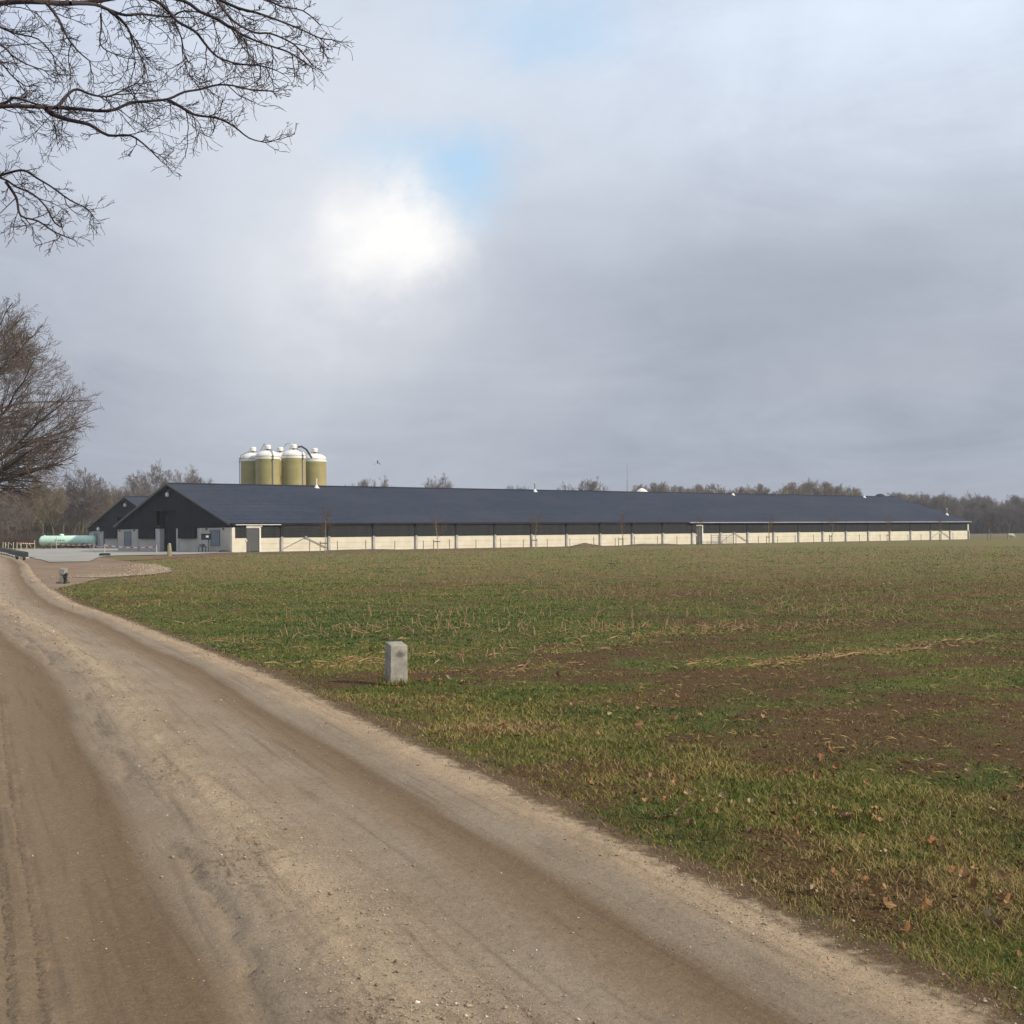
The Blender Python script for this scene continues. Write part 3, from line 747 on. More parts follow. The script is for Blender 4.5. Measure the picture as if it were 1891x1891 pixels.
# ------------------------------------------------------------------ feed silos
def silo(x, y, hb, label, cap=True, pipe_ang=None, r=1.43):
    e = empty('feed_silo', (x, y, 0)); n = 36
    prof = [(0.25, 1.2), (r, 4.0)] + [(r, 4.0 + k * (hb - 4.0) / 4) for k in range(1, 5)]
    MB().lathe(prof, n).build('body', M['silo'], e, True)
    dome = [(r + .02, hb), (r + .03, hb + .32), (r + .0, hb + .34)] + [(r * math.cos(a), hb + .34 + 0.72 * math.sin(a)) for a in [R(q) for q in (12, 25, 38, 50, 62, 73)]] + [(0.0, hb + 1.06)]
    MB().lathe(dome, n).build('dome', M['white_plastic'], e, True)
    MB().lathe([(r + .035, hb + .30), (r + .05, hb + .33), (r + .035, hb + .36)], n).build('seam', M['steel'], e)
    MB().lathe([(0.17, hb + 1.0), (0.17, hb + 1.25)], 14).build('neck', M['darksteel'], e, True)
    if cap:
        MB().lathe([(0.0, hb + 1.22), (0.34, hb + 1.22), (0.39, hb + 1.30), (0.39, hb + 1.62), (0.32, hb + 1.70), (0.0, hb + 1.73)], 18).build('cap', M['white_plastic'], e, True)
    MB().tube([(-0.55, 0, hb + 0.95), (-0.5, 0, hb + 1.2), (0.5, 0, hb + 1.2), (0.55, 0, hb + 0.95)], 0.03, 5).build('guard_rail', M['darksteel'], e)
    for k in range(4):
        a = R(45 + 90 * k)
        MB().box(-.07, .07, -.07, .07, 0, 4.2).build('leg', M['steel'], e, loc=((r - .1) * math.cos(a), (r - .1) * math.sin(a), 0))
    if pipe_ang is not None:
        a = R(pipe_ang); c, s = math.cos(a), math.sin(a); q = r + 0.14
        MB().tube([(q * c, q * s, 0.8), (q * c, q * s, hb + 0.2), ((q - .15) * c, (q - .15) * s, hb + .75), (0.55 * c, 0.55 * s, hb + 1.15)], 0.055, 8).build('fill_pipe', M['steel'], e, True)
        for z in (hb - .1, hb + .28): MB().box(q * c - .09, q * c + .09, q * s - .09, q * s + .09, z, z + .08).build('clamp', M['darksteel'], e)
    tag(e, label, 'silo', 'olive feed silos behind the barn')
silo(-31.0, 153.5, 10.38, 'leftmost olive feed silo with white domed top', pipe_ang=200)
silo(-28.8, 151.2, 10.47, 'second olive feed silo from the left, light pipe down its right side', pipe_ang=-55)
silo(-25.96, 152.5, 10.62, 'tallest olive feed silo, third from the left in the front row', pipe_ang=-35)
silo(-24.3, 158.0, 10.5, 'rightmost olive feed silo with pipe along its left edge', pipe_ang=-130)
silo(-28.64, 158.5, 10.7, 'olive feed silo half hidden behind the second silo, small round cap showing', pipe_ang=30)
silo(-26.3, 161.0, 10.55, 'olive feed silo mostly hidden between tallest and rightmost silos', pipe_ang=None, cap=False)
# bent conveying pipes over the tops
o = MB().tube([(-29.9, 152.6, 11.6), (-29.4, 152.2, 12.35), (-29.3, 152.1, 12.35), (-28.7, 151.6, 11.8)], 0.05, 6).build('bent_pipe', M['gutter'], None, True); tag(o, 'grey bent pipe rising in a peak between first and second silo', 'pipe')
o = MB().tube([(-28.3, 158.0, 11.6), (-27.9, 157.6, 12.5), (-27.6, 157.3, 12.75), (-26.9, 156.5, 12.7), (-26.75, 156.0, 11.8)], 0.05, 6).build('white_pipe', M['white_metal'], None, True); tag(o, 'white arched pipe beside the cap of the tallest silo', 'pipe')
o = MB().tube([(-25.4, 152.6, 12.0), (-25.1, 153.2, 12.1), (-24.7, 154.2, 11.8), (-24.3, 155.6, 10.9)], 0.11, 8).build('feed_hose', M['rubber'], None, True); tag(o, 'black curved hose from tallest silo down to the right silo', 'hose')
# low silos behind the ridge, further right
e = empty('low_silo', (20.3, 200, 0))
MB().lathe([(1.15, 0.2), (1.15, 7.4)], 24).build('body', M['silo'], e, True)
MB().lathe([(1.17, 7.35), (1.17, 7.55), (0.9, 7.85), (0.45, 8.2), (0.12, 8.36), (0.0, 8.37)], 24).build('dome', M['white_plastic'], e, True)
tag(e, 'white pointed dome top peeping over the barn ridge near the mast', 'silo')
e = empty('dark_silo', (69.0, 240, 0))
MB().lathe([(1.05, 0.2), (1.05, 7.5)], 24).build('body', M['darksteel'], e, True)
MB().lathe([(1.07, 7.45), (1.0, 7.8), (0.7, 8.1), (0.3, 8.25), (0.0, 8.28)], 24).build('dome', M['rubber'], e, True)
tag(e, 'dark rounded dome top just showing over the right end of the ridge', 'silo')
# mast
e = empty('radio_mast', (36.1, 400, 0))
MB().tube([(0, 0, 0), (0, 0, 17)], 0.13, 5).tube([(0, 0, 17), (0, 0, 23)], 0.08, 4).build('pole', M['steel'], e)
for z in (15.5, 17.5): MB().box(-.45, .45, -.05, .05, z, z + .12).build('crossarm', M['steel'], e)
tag(e, 'thin grey radio mast rising beyond the barn ridge', 'mast')

# ------------------------------------------------------------------ gas tank and yard things
e = empty('gas_tank', (-59.6, 172.0, 0), R(-6))
r_ = 0.70
prof = [(0, -4.0)] + [(r_ * math.sin(R(a)), -3.5 - 0.5 * math.cos(R(a))) for a in (25, 45, 65, 90)] + [(r_, 3.5)] + [(r_ * math.sin(R(a)), 3.5 + 0.5 * math.cos(R(a))) for a in (65, 45, 25)] + [(0, 4.0)]
bodym = MB().lathe([(a, b) for a, b in prof], 24)
bodym.v = [(z, y, x + 1.02) for (x, y, z) in bodym.v]
bodym.build('tank_body', M['tank'], e, True)
MB().lathe([(0.30, 1.62), (0.30, 1.86), (0.2, 1.94), (0, 1.96)], 14, (-0.9, 0, 0)).build('dome_cover', M['tank'], e, True)
MB().lathe([(0.12, 1.66), (0.12, 1.78), (0, 1.8)], 10, (-3.3, 0, 0)).build('valve', M['white_metal'], e, True)
for x in (-2.4, 2.4): MB().box(x - .25, x + .25, -.55, .55, 0, 0.45).build('saddle', M['gable_concrete'], e)
mb = MB()                                                          # worn dark letter marks, too small to read in the photo
for k, (w_, h_) in enumerate(((.16, .2), (.10, .17), (.17, .2), (.12, .2), (.15, .16), (.10, .2))):
    x = -1.5 + .24 * k; mb.box(x, x + .045, -.716, -.700, 1.0, 1.0 + h_).box(x + .05, x + w_, -.716, -.700, 1.0 + h_ * .35, 1.0 + h_ * .6)
mb.build('lettering', M['rubber'], e)
tag(e, 'mint green horizontal gas tank with small dome on top, left of the barns', 'gas tank')
o = MB().tube([(-54.6, 169, 0), (-54.6, 169, 2.35)], 0.04, 6).lathe([(0, 2.3), (0.2, 2.4), (0.22, 2.6), (0.12, 2.75), (0, 2.8)], 10, (-54.6, 169, 0)).build('yard_lamp', M['white_metal'], None, True)
tag(o, 'small white lamp on a post above the right end of the green tank', 'lamp')

brush_later = True
# control box on a post before the gable
p = Vector(bl(-1.5, 0)) + Vv * 2.0
e = empty('control_box', (p.x, p.y, 0.04), math.atan2(-0.22, 1.0))
MB().box(-0.42, 0.42, -0.16, 0.16, 1.10, 1.62).box(-0.46, 0.46, -0.2, 0.2, 1.62, 1.66).build('cabinet', M['rubber'], e)
MB().box(0.04, 0.30, -0.172, -0.163, 1.32, 1.50).build('notice', M['label'], e)
MB().box(0.18, 0.26, -0.04, 0.04, 0, 1.10).box(-.04, .5, -.2, .2, 0, .04).build('leg', M['darksteel'], e)
tag(e, 'black control box with white notice on a post by the barn corner', 'control box')
p = Vector(bl(-1.0, 4.0))
e = empty('water_unit', (p.x, p.y, 0.04), math.atan2(.633, .774))
MB().box(-.25, .25, -.65, .35, .42, .50).box(-.2, .2, -.3, .1, .5, .72).build('tray', M['shutter'], e)
for (x, y) in ((-.18, -.45), (.18, -.45), (-.18, .2), (.18, .2)): MB().box(x - .025, x + .025, y - .025, y + .025, 0, .42).build('leg', M['darksteel'], e)
tag(e, 'low grey stand with tray under the right-hand shutter of the gable', 'stand')
p = Vector(bl(-.5, 0.6))
o = MB().box(-.35, .35, -.2, .2, 0, .14).box(-.2, .2, -.12, .12, .14, .2).build('ground_box', M['rubber'], None, loc=(p.x, p.y, .04), rz=.6); tag(o, 'flat black box on the ground at the barn corner', 'box')

# ------------------------------------------------------------------ concrete marker stones
def marker(x, y, w, h, rz, label, tilt=0.0):
    import bmesh
    bm = bmesh.new(); bmesh.ops.create_cube(bm, size=1.0)
    for v in bm.verts:
        v.co.x *= w; v.co.y *= w; v.co.z = (v.co.z + 0.5) * h
        if v.co.z > h * .5: v.co.z += (0.022 if v.co.y > 0 else -0.008); v.co.x *= .96; v.co.y *= .96
    bmesh.ops.subdivide_edges(bm, edges=bm.edges[:], cuts=9, use_grid_fill=True)
    for v in bm.verts:
        e_ = sorted((abs(abs(v.co.x) - w / 2) < .012, abs(abs(v.co.y) - w / 2) < .012, v.co.z > h - .012))
        k = sum(e_)
        nz = fbm(np.array([v.co.x * 14 + 5]), np.array([v.co.z * 14 + v.co.y * 17]), 40)[0] - 0.5
        s_ = 1 + 0.03 * nz - (0.012 if k >= 2 else 0)
        v.co.x *= s_; v.co.y *= s_
        if k >= 2 and v.co.z > h - .012: v.co.z -= .006
    me = bpy.data.meshes.new('marker_stone'); bm.to_mesh(me); bm.free()
    me.materials.append(M['marker'])
    o = link('marker_stone', me, None, (x, y, -0.02), rz); o.rotation_euler = (tilt, R(1.0), rz)
    tag(o, label, 'marker stone'); return o
def marker_mat():
    m, n, b = principled('cast_concrete_block', None, 0.9, 0, 0.2)
    tc = n.node('ShaderNodeTexCoord').outputs['Object']
    c = n.mix(n.smooth(n.noise(tc, 9, 6, 0.65), 0.35, 0.65), (0.235, 0.222, 0.195), (0.36, 0.34, 0.30))
    q = n.vmath('SUBTRACT', n.vmath('ADD', tc, n.vmath('SCALE', n.node('ShaderNodeTexNoise', {'Vector': tc, 'Scale': 20.0}).outputs['Color'], scale=0.06)), (0.045, -0.07, 0.335))
    st = n.smooth(n.vmath('LENGTH', n.vmath('MULTIPLY', q, (1.0, 1.0, 1.3))), 0.02, 0.065, 1.0, 0.0)
    c = n.mix(n.math('MULTIPLY', st, 0.75), c, (0.085, 0.075, 0.065))
    lo = n.smooth(n.math('ADD', n.node('ShaderNodeSeparateXYZ', {0: tc}).outputs[2], n.math('MULTIPLY', n.noise(tc, 25, 4, 0.7, 0, 3), 0.12)), 0.05, 0.15, 1.0, 0.0)
    c = n.mix(n.math('MULTIPLY', lo, 0.65), c, (0.15, 0.105, 0.06))
    c = n.mix(n.math('MULTIPLY', n.smooth(n.noise(n.vmath('MULTIPLY', tc, (1, 1, .4)), 16, 5, 0.7, 0, 7), 0.52, 0.68), 0.35), c, (0.15, 0.15, 0.09))
    c = n.mix(n.smooth(n.noise(tc, 120, 3, 0.7, 0, 5), 0.62, 0.70), c, (0.12, 0.11, 0.10))
    n.put(b.inputs['Base Color'], c)
    bp = n.node('ShaderNodeBump', {'Height': n.noise(tc, 90, 5, 0.7)}); bp.inputs['Strength'].default_value = .5; bp.inputs['Distance'].default_value = .006
    n.put(b.inputs['Normal'], bp.outputs[0])
    return m
M['marker'] = marker_mat()
marker(-1.195, 13.05, 0.185, 0.405, R(25), 'square concrete marker stone with dark stain standing in the verge nearest the camera')
marker(-14.55, 41.5, 0.20, 0.50, R(-12), 'smaller-looking concrete marker stone at the corner of the yard drive')
o = MB().tube([(-14.38, 41.15, 0.0), (-14.36, 41.2, 0.12), (-14.42, 41.25, 0.26), (-14.32, 41.2, 0.33)], [0.05, 0.06, 0.055, 0.05], 10).tube([(-14.34, 41.1, .02), (-14.30, 41.12, .28)], .035, 8).build('drain_hose', M['rubber'], None, True)
tag(o, 'black curved pipe end leaning on the far marker stone', 'pipe')

# wooden post by the yard edge
pts = [(0, 0, -0.05), (0.01, 0, .4), (-0.01, 0.01, .8), (0.02, 0, .98)]
o = MB().tube(pts, [0.17, 0.16, 0.14, 0.10], 9).build('wooden_post', M['postwood'], None, True, loc=(-25.9, 96.8, 0)); tag(o, 'short weathered wooden post at the edge of the yard before the barn door', 'post')
o = MB().box(-.40, .40, -.16, .16, 0, .20).box(-.33, .33, -.12, .12, .20, .23).build('rubber_block', M['rubber'], None, loc=(-31.7, 99.7, 0.0), rz=.1); tag(o, 'black rubber block lying alone at the yard edge', 'block')
# row of black kerb tubs
bx = [(-52.9, 132.2), (-51.3, 128.9), (-49.7, 125.4), (-47.9, 121.5), (-45.9, 117.0), (-44.1, 112.8), (-42.2, 108.3), (-40.3, 104.0), (-38.5, 100.0), (-36.9, 96.4), (-35.4, 93.0)]
bl0 = None
for i, (x, y) in enumerate(bx):
    if bl0 is None:
        e = empty('kerb_block', (x, y, 0), math.atan2(1.0, -0.43))
        mb = MB(); vs = []
        for z, k in ((0.10, 1.0), (0.40, 0.93), (0.47, 0.84)):
            for (a, b) in ((-1.35, -.22), (1.35, -.22), (1.35, .22), (-1.35, .22)): vs.append((a * (k ** .3), b * k, z))
        fs = [(3, 2, 1, 0), (8, 9, 10, 11)] + [(j * 4 + k, j * 4 + (k + 1) % 4, j * 4 + 4 + (k + 1) % 4, j * 4 + 4 + k) for j in (0, 1) for k in range(4)]
        mb.add(vs, fs); mb.build('black_cover', M['rubber'], e)
        MB().box(-1.4, 1.4, -.26, .26, 0, .10).build('footing', M['concrete'], e)
        bl0 = e
    else:
        e = copy_tree(bl0); e.location = (x, y, 0)
    tag(e, '%s black kerb block from the left in the row along the yard drive' % ('first', 'second', 'third', 'fourth', 'fifth', 'sixth', 'seventh', 'eighth', 'ninth', 'tenth')[i] if i < 10 else 'nearest black kerb block, at the right end of the row by the track', 'kerb block', 'black kerb blocks in a row')
# pale stakes left of the yard
st = [(-57.8, 145.4), (-57.2, 144.6), (-56.6, 143.9), (-55.1, 141.5), (-52.5, 135.8), (-50.0, 130.4), (-45.9, 121.1)]
for i, (x, y) in enumerate(st):
    mb = MB().tube([(0, 0, 0), (0.02, 0, 1.0)], 0.045, 6)
    if i % 2 == 0: mb.tube([(0.02, 0, .97), (0.35, -.1, .84), (.5, -.2, .62)], 0.025, 5)
    o = mb.build('marker_stake', M['pale_stake'], None, loc=(x, y, 0)); tag(o, '%s thin pale stake from the left behind the black kerb blocks' % ('first', 'second', 'third', 'fourth', 'fifth', 'sixth', 'seventh')[i], 'stake', 'pale stakes behind the kerb blocks')
def tape_pole(x, y, h, label):
    o = MB().tube([(0, 0, 0), (0, 0, h)], 0.045, 6).build('tape_pole', M['pale_stake'], None, loc=(x, y, 0)); tag(o, label, 'pole')
tape_pole(-60.3, 161.8, 1.15, 'pale pole with tape just left of the green tank')
tape_pole(-57.9, 162.8, 1.6, 'taller pale pole standing before the green tank')
tape_pole(-36.9, 116.0, 0.85, 'pale pole carrying tape before the second barn')
tape_pole(-52.4, 160.5, 0.8, 'pale pole carrying tape at the right end of the green tank')
tape_pole(-30.4, 109.5, 0.75, 'pale pole ending the tape by the barn door')
def tape(a, b, z0, z1, sag, label):
    e = empty('barrier_tape', (a[0], a[1], 0)); n = 14
    d = Vector((b[0] - a[0], b[1] - a[1], 0))
    for i in range(n):
        q = [i / n, (i + 1) / n]; vs = []
        for t in q:
            z = z0 + (z1 - z0) * t - sag * 4 * t * (1 - t); vs += [(d.x * t, d.y * t, z - .035), (d.x * t, d.y * t, z + .045), (d.x * t, d.y * t + .012, z + .045), (d.x * t, d.y * t + .012, z - .035)]
        mb = MB(); mb.add(vs, [(0, 4, 5, 1), (1, 5, 6, 2), (2, 6, 7, 3), (3, 7, 4, 0)]); mb.build('red_stripe' if i % 2 else 'white_stripe', M['red'] if i % 2 else M['label'], e)
    tag(e, label, 'barrier tape')
tape((-36.9, 116.0), (-30.4, 109.5), 0.75, 0.62, 0.15, 'red and white barrier tape hung across the front of the nearer gable')
tape((-52.4, 160.5), (-36.9, 116.0), 0.62, 0.72, 0.25, 'red and white barrier tape hung across the front of the farther gable')
tape((-57.9, 162.8), (-52.4, 160.5), 0.6, 0.55, 0.1, 'red and white barrier tape in front of the green tank')
tape((-60.3, 161.8), (-62.0, 161.2), .75, .82, 0.03, 'pale tape end fluttering left of the green tank')
for (x, y, lb) in ((-33.8, 87.5, 'left of two small dark weeds at the end of the kerb blocks'), (-32.2, 84.5, 'right of two small dark weeds at the end of the kerb blocks')):
    mb = MB(); rr = random.Random(x)
    for k in range(26):
        a = rr.uniform(0, 6.28); h = rr.uniform(.12, .32); s_ = rr.uniform(.03, .14)
        mb.tube([(0.04 * math.cos(a), 0.04 * math.sin(a), 0), (s_ * math.cos(a), s_ * math.sin(a), h)], [.022, .012], 4)
    o = mb.build('weed', M['plant'], None, loc=(x, y, 0)); tag(o, lb, 'weed')

# ------------------------------------------------------------------ fence stakes, young trees along the barn
fe = empty('wire_fence', (*bl(-6, -14.0), 0), math.atan2(.633, .774))
us = [0.4, 3.1, 5.8, 8.3, 11.2, 14.1, 17.0, 19.8, 22.6, 25.5, 28.3, 31.2, 34.0, 36.9, 39.8, 42.7, 45.7, 48.6, 51.8, 54.9, 57.8, 61.3, 64.4, 67.5, 70.7, 73.8, 79.6, 83.5, 89.4, 92.3, 99.3, 102.6, 108, 112, 117, 122, 128]
rr = random.Random(5)
pmesh = [MB().tube([(0, 0, -0.05), (0.01 * k, 0, 1.02)], 0.032, 6).mesh('fence_post', M['stake']) for k in (-2, 0, 2)]
for i, u in enumerate(us):
    o = link('fence_post', pmesh[i % 3], fe, (u, rr.uniform(-.15, .15), 0)); o.scale = (1, 1, rr.uniform(.88, 1.08))
mb = MB()
for z in (0.45, 0.85):
    mb.tube([(us[i], 0, z) for i in range(len(us))], 0.006, 3)
mb.build('wire', M['stake'], fe)
tag(fe, 'thin wooden stakes with wire in front of the long barn wall', 'fence')

# ------------------------------------------------------------------ tree growing
def norm(v): return v / (np.linalg.norm(v) + 1e-9)
class Grow:
    def __init__(s, seed): s.r = random.Random(seed); s.seg = {}
    def put(s, lv, a, b, ra, rb): s.seg.setdefault(lv, []).append((*a, *b, ra, rb))
    def branch(s, p, d, L, r, lv, mx, cfg):
        R_ = s.r; n = cfg['steps'][lv]; q = np.array(p, float); d = norm(np.array(d, float)); st = L / n
        pos = []; env = cfg.get('env')
        for i in range(n):
            j = cfg['wob'][lv]
            d = norm(d + np.array([R_.gauss(0, j), R_.gauss(0, j), R_.gauss(0, j) + cfg['trop'][lv]]))
            q2 = q + d * st * R_.uniform(.85, 1.15)
            ra = r * (1 - cfg['taper'] * i / n); rb = r * (1 - cfg['taper'] * (i + 1) / n)
            s.put(lv, q, q2, max(ra, cfg['rmin']), max(rb, cfg['rmin'])); q = q2; pos.append((q.copy(), d.copy(), rb))
            if env is not None and lv > 0 and i >= 1:
                e = (q - env[0]) / env[1]
                if e @ e > R_.uniform(.86, 1.04): n = i + 1; break
        if lv >= mx: return
        k = cfg['kids'][lv]; k = max(1, int(round(k * n / cfg['steps'][lv])))
        for c in range(k):
            f = cfg['from'][lv] + (1 - cfg['from'][lv]) * (c + R_.random()) / k
            i = min(n - 1, int(f * n)); pp, dd, rb = pos[i]
            if i > 0: w = f * n - i; pp = pos[i - 1][0] * (1 - w) + pp * w
            side = 1 if c % 2 else -1
            ref = np.array([R_.gauss(0, 1), R_.gauss(0, 1), R_.gauss(0, 1)]); ax = norm(np.cross(dd, ref))
            an = R(R_.gauss(cfg['ang'][lv], 8)) * (1.15 - .35 * f if lv else 1.0 + cfg.get('fan', 0) * (.5 - f))
            nd = dd * math.cos(an) + ax * math.sin(an)
            s.branch(pp, nd, L * cfg['len'][lv] * R_.uniform(.75, 1.2) * (cfg.get('l0', 1.2) - .45 * f), max(rb * cfg['rad'][lv], cfg['rmin']), lv + 1, mx, cfg)
    def mesh(s, name, levels, n, mat):
        rows = []
        for l in levels: rows += s.seg.get(l, [])
        A = np.array(rows); P = A[:, 0:3]; Q = A[:, 3:6]; ra = A[:, 6]; rb = A[:, 7]
        D = Q - P; D /= np.linalg.norm(D, axis=1, keepdims=True) + 1e-9
        ref = np.where(np.abs(D[:, 2:3]) > .9, np.array([[1., 0, 0]]), np.array([[0., 0, 1]]))
        a = np.cross(D, ref); a /= np.linalg.norm(a, axis=1, keepdims=True); b = np.cross(D, a)
        th = np.arange(n) * 2 * np.pi / n; c = np.cos(th)[None, :, None]; si = np.sin(th)[None, :, None]
        o = a[:, None, :] * c + b[:, None, :] * si
        V = np.concatenate([P[:, None] + o * ra[:, None, None], (Q + D * rb[:, None] * .4)[:, None] + o * rb[:, None, None]], 1).reshape(-1, 3)
        m = len(A); base = np.arange(m)[:, None] * 2 * n; k = np.arange(n)[None, :]; k2 = (k + 1) % n
        F = np.stack([base + k, base + k2, base + n + k2, base + n + k], 2).reshape(-1, 4)
        return npmesh(name, V, F, mat, n > 4)

def cfg(**k):
    c = dict(steps=[7, 7, 5, 3, 2], wob=[.05, .10, .12, .14, .18], trop=[.02, .07, .06, .04, .02], kids=[15, 9, 7, 5], ang=[52, 34, 34, 36], len=[.72, .46, .50, .55],
             rad=[.50, .55, .6, .7], taper=.8, rmin=.012, **{'from': [.26, .18, .15, .1]})
    c.update(k); return c

def tree_proto(seed, H, r0, c, twig, bark='bark'):
    g = Grow(seed); g.branch((0, 0, 0), (0, 0, 1), H, r0, 0, 4, c)
    return g.mesh('trunk', [0], 7, M[bark]), g.mesh('crown', [1, 2, 3, 4], 3, M[twig]), H
protos = {}
def EV(z, rx, rz): return (np.array([0, 0, z]), np.array([rx, rx, rz]))
protos['round'] = [tree_proto(11 + k, 8.0, .24, cfg(rmin=.0145, fan=.7, env=EV(6.6, 4.3, 4.6)), ['twig_grey', 'twig_olive', 'twig_brown'][k], 'bark_moss') for k in range(3)]
protos['tall'] = [tree_proto(31 + k, 11.0, .15, cfg(rmin=.0145, kids=[26, 6, 5, 4], ang=[36, 26, 30, 34], len=[.32, .5, .5, .5], trop=[.01, .12, .08, .06, .04], env=EV(7.4, 2.3, 5.2), **{'from': [.30, .15, .1, .1]}), ['twig_brown', 'twig_grey', 'twig_olive'][k], ['bark_moss', 'twig_grey', 'bark_moss'][k]) for k in range(3)]
protos['bush'] = [tree_proto(51 + k, 6.5, .16, cfg(rmin=.017, kids=[18, 8, 6, 4], ang=[62, 36, 36, 40], len=[.62, .46, .5, .5], env=EV(4.4, 4.0, 4.0), **{'from': [.06, .15, .1, .1]}), ['twig_brown', 'twig_grey'][k], 'bark_moss') for k in range(2)]

TOP = {}
for kd_ in protos.values():
    for (_t, c_, _h) in kd_:
        zz_ = np.empty(len(c_.vertices) * 3, np.float32); c_.vertices.foreach_get('co', zz_); TOP[c_.name] = float(np.percentile(zz_[2::3], 98.5))
def plant(kind, k, x, y, h, label, group, wide=1.0, name='bare_tree', seed=None):
    t, c, H = protos[kind][k]
    s = h / TOP[c.name]
    e = empty(name, (x, y, 0), rr.uniform(0, 6.28)); e.scale = (s * wide, s * wide, s)
    link('trunk', t, e); link('crown', c, e)
    tag(e, label, 'tree', group); return e

# individually recognisable trees round the yard and over the ridge   (x = X/Y ratio from the photo, distance, height)
def over(px, top, Y, kind, k, label, wide=1.0, group=None):
    hy = 984.6 - .009 * (px - 945.5)
    return plant(kind, k, (px - 945.5) / 2366 * Y, Y, (hy - top) / 2366 * Y + 1.5, label, group, wide)
over(78, 878, 205, 'round', 1, 'bare tree with straight olive trunk rising behind the green tank', .75)
over(152, 870, 215, 'round', 0, 'bare round-crowned tree above the right end of the green tank', .95)
over(216, 900, 240, 'round', 2, 'low bare brownish tree just left of the farther barn ridge', .9)
over(283, 864, 250, 'round', 0, 'large spreading bare tree over the farther barn roof', 1.05)
over(352, 870, 262, 'round', 0, 'bare tree beside the near barn ridge, right of the large spreading one', .95)
over(28, 905, 200, 'round', 2, 'brownish bare tree at the left edge under the big oak', 1.0)
over(115, 915, 235, 'bush', 0, 'low brown bare tree between the two tall trees behind the tank', 1.2)
for (px, top, Y, kd, k, w, lb) in ((663, 889, 330, 'bush', 1, .7, 'small bare treetop first right of the silos'), (708, 888, 330, 'round', 0, .8, 'bare treetop second right of the silos'),
        (812, 884, 320, 'round', 0, 1.0, 'bare treetop standing clearest over the middle of the barn ridge'), (952, 900, 350, 'bush', 1, .8, 'tiny bare treetop left of the grey roof vent'),
        (1047, 898, 350, 'round', 0, .8, 'small bare treetop right of the grey roof vent'), (1092, 889, 350, 'tall', 1, 1.5, 'left bare tree of the pair left of the mast'), (1114, 890, 350, 'tall', 2, 1.5, 'right bare tree of the pair left of the mast')):
    over(px, top, Y, kd, k, lb, w)
ORD = ('first second third fourth fifth sixth seventh eighth ninth tenth eleventh twelfth thirteenth fourteenth fifteenth sixteenth seventeenth eighteenth nineteenth twentieth ' + ' '.join('twenty-' + q for q in 'first second third fourth fifth sixth seventh'.split())).split()
far = [(1188, 893), (1203, 888), (1218, 890), (1236, 893), (1249, 895), (1272, 895), (1283, 891), (1296, 897), (1319, 892), (1334, 900), (1366, 895), (1379, 897), (1396, 892), (1408, 899), (1440, 903),
       (1458, 897), (1470, 889), (1482, 887), (1493, 890), (1505, 886), (1517, 888), (1529, 893), (1541, 896), (1560, 896), (1573, 899), (1610, 912)]
for i, (px, top) in enumerate(far):
    over(px, top + 3.5 + (i * 7 % 4), 345 + (i % 5) * 9, ('tall', 'bush', 'tall', 'round')[i % 4], i % 2, '%s bare treetop rightwards from the mast over the barn ridge' % ORD[i], 1.6 if i % 2 == 0 else 1.0, 'trees over the right half of the ridge')
def line_top(px):
    return float(np.interp(px, [1640, 1700, 1740, 1765, 1800, 1820, 1840, 1870, 1885, 1960], [914, 911, 916, 926, 915, 917, 928, 926, 919, 922]))
i = 0; px = 1640
while px < 1985:
    for (dy, dt) in ((0, 0), (34, 3)):
        q = px + rr.uniform(-5, 5)
        over(q, line_top(q) + dt + rr.uniform(-4, 7), 405 + dy + rr.uniform(-8, 8), ('round', 'bush', 'tall', 'round', 'bush')[i % 5], (0, 1, 1, 0, 1)[i % 5], 'bare tree of the dark far tree line right of the barn', 1.15, 'trees of the far right tree line')
        i += 1
    px += 11
# wood behind the left yard: slender trunks in rows
for i in range(50):
    px = -60 + 6.2 * i + rr.uniform(-3, 3); Y = 212 + (i * 37 % 60)
    over(px, 908 + rr.uniform(-8, 16) + max(0, (px - 180) * .12), Y, 'tall', i % 3, 'slender bare tree of the wood behind the left yard', 1.5, 'slender trees of the left wood')
# brushwood below the trees
def brush(name, pts, hgt, n, seed, label, mat, spread=3.0, rad=.03):
    g = Grow(seed); r = g.r
    for _ in range(n):
        i = r.randrange(len(pts) - 1); t = r.random(); x = pts[i][0] * (1 - t) + pts[i + 1][0] * t + r.gauss(0, spread); y = pts[i][1] * (1 - t) + pts[i + 1][1] * t + r.gauss(0, spread * 1.4)
        h = hgt * r.uniform(.35, 1.0); p = np.array([x, y, 0.0])
        for k in range(5):
            d = norm(np.array([r.gauss(0, .5), r.gauss(0, .5), 1.0])); L = h * r.uniform(.5, 1); q = p + d * L * .55; g.put(0, p, q, rad, rad * .8)
            for m_ in range(3):
                d2 = norm(d + np.array([r.gauss(0, .6), r.gauss(0, .6), r.gauss(0, .3)])); g.put(0, q, q + d2 * L * .5, rad * .8, rad * .5)
    me = g.mesh(name, [0], 3, M[mat]); tag(link(name, me), label, 'brushwood', None, 'stuff')
brush('brushwood', [(-115, 195), (-84, 193), (-60, 191), (-30, 205)], 3.2, 1500, 3, 'dark reddish brushwood along the foot of the left wood', 'brush', 3.5, .035)
brush('undergrowth', [(-140, 262), (-80, 262), (-20, 270)], 9.0, 1500, 4, 'dim grey undergrowth filling the depth of the left wood', 'brush', 9.0, .06)
brush('hedge_growth', [(95, 425), (150, 420), (200, 415), (240, 425)], 7.0, 1900, 5, 'dark undergrowth filling the foot of the far right tree line', 'brush', 9.0, .07)

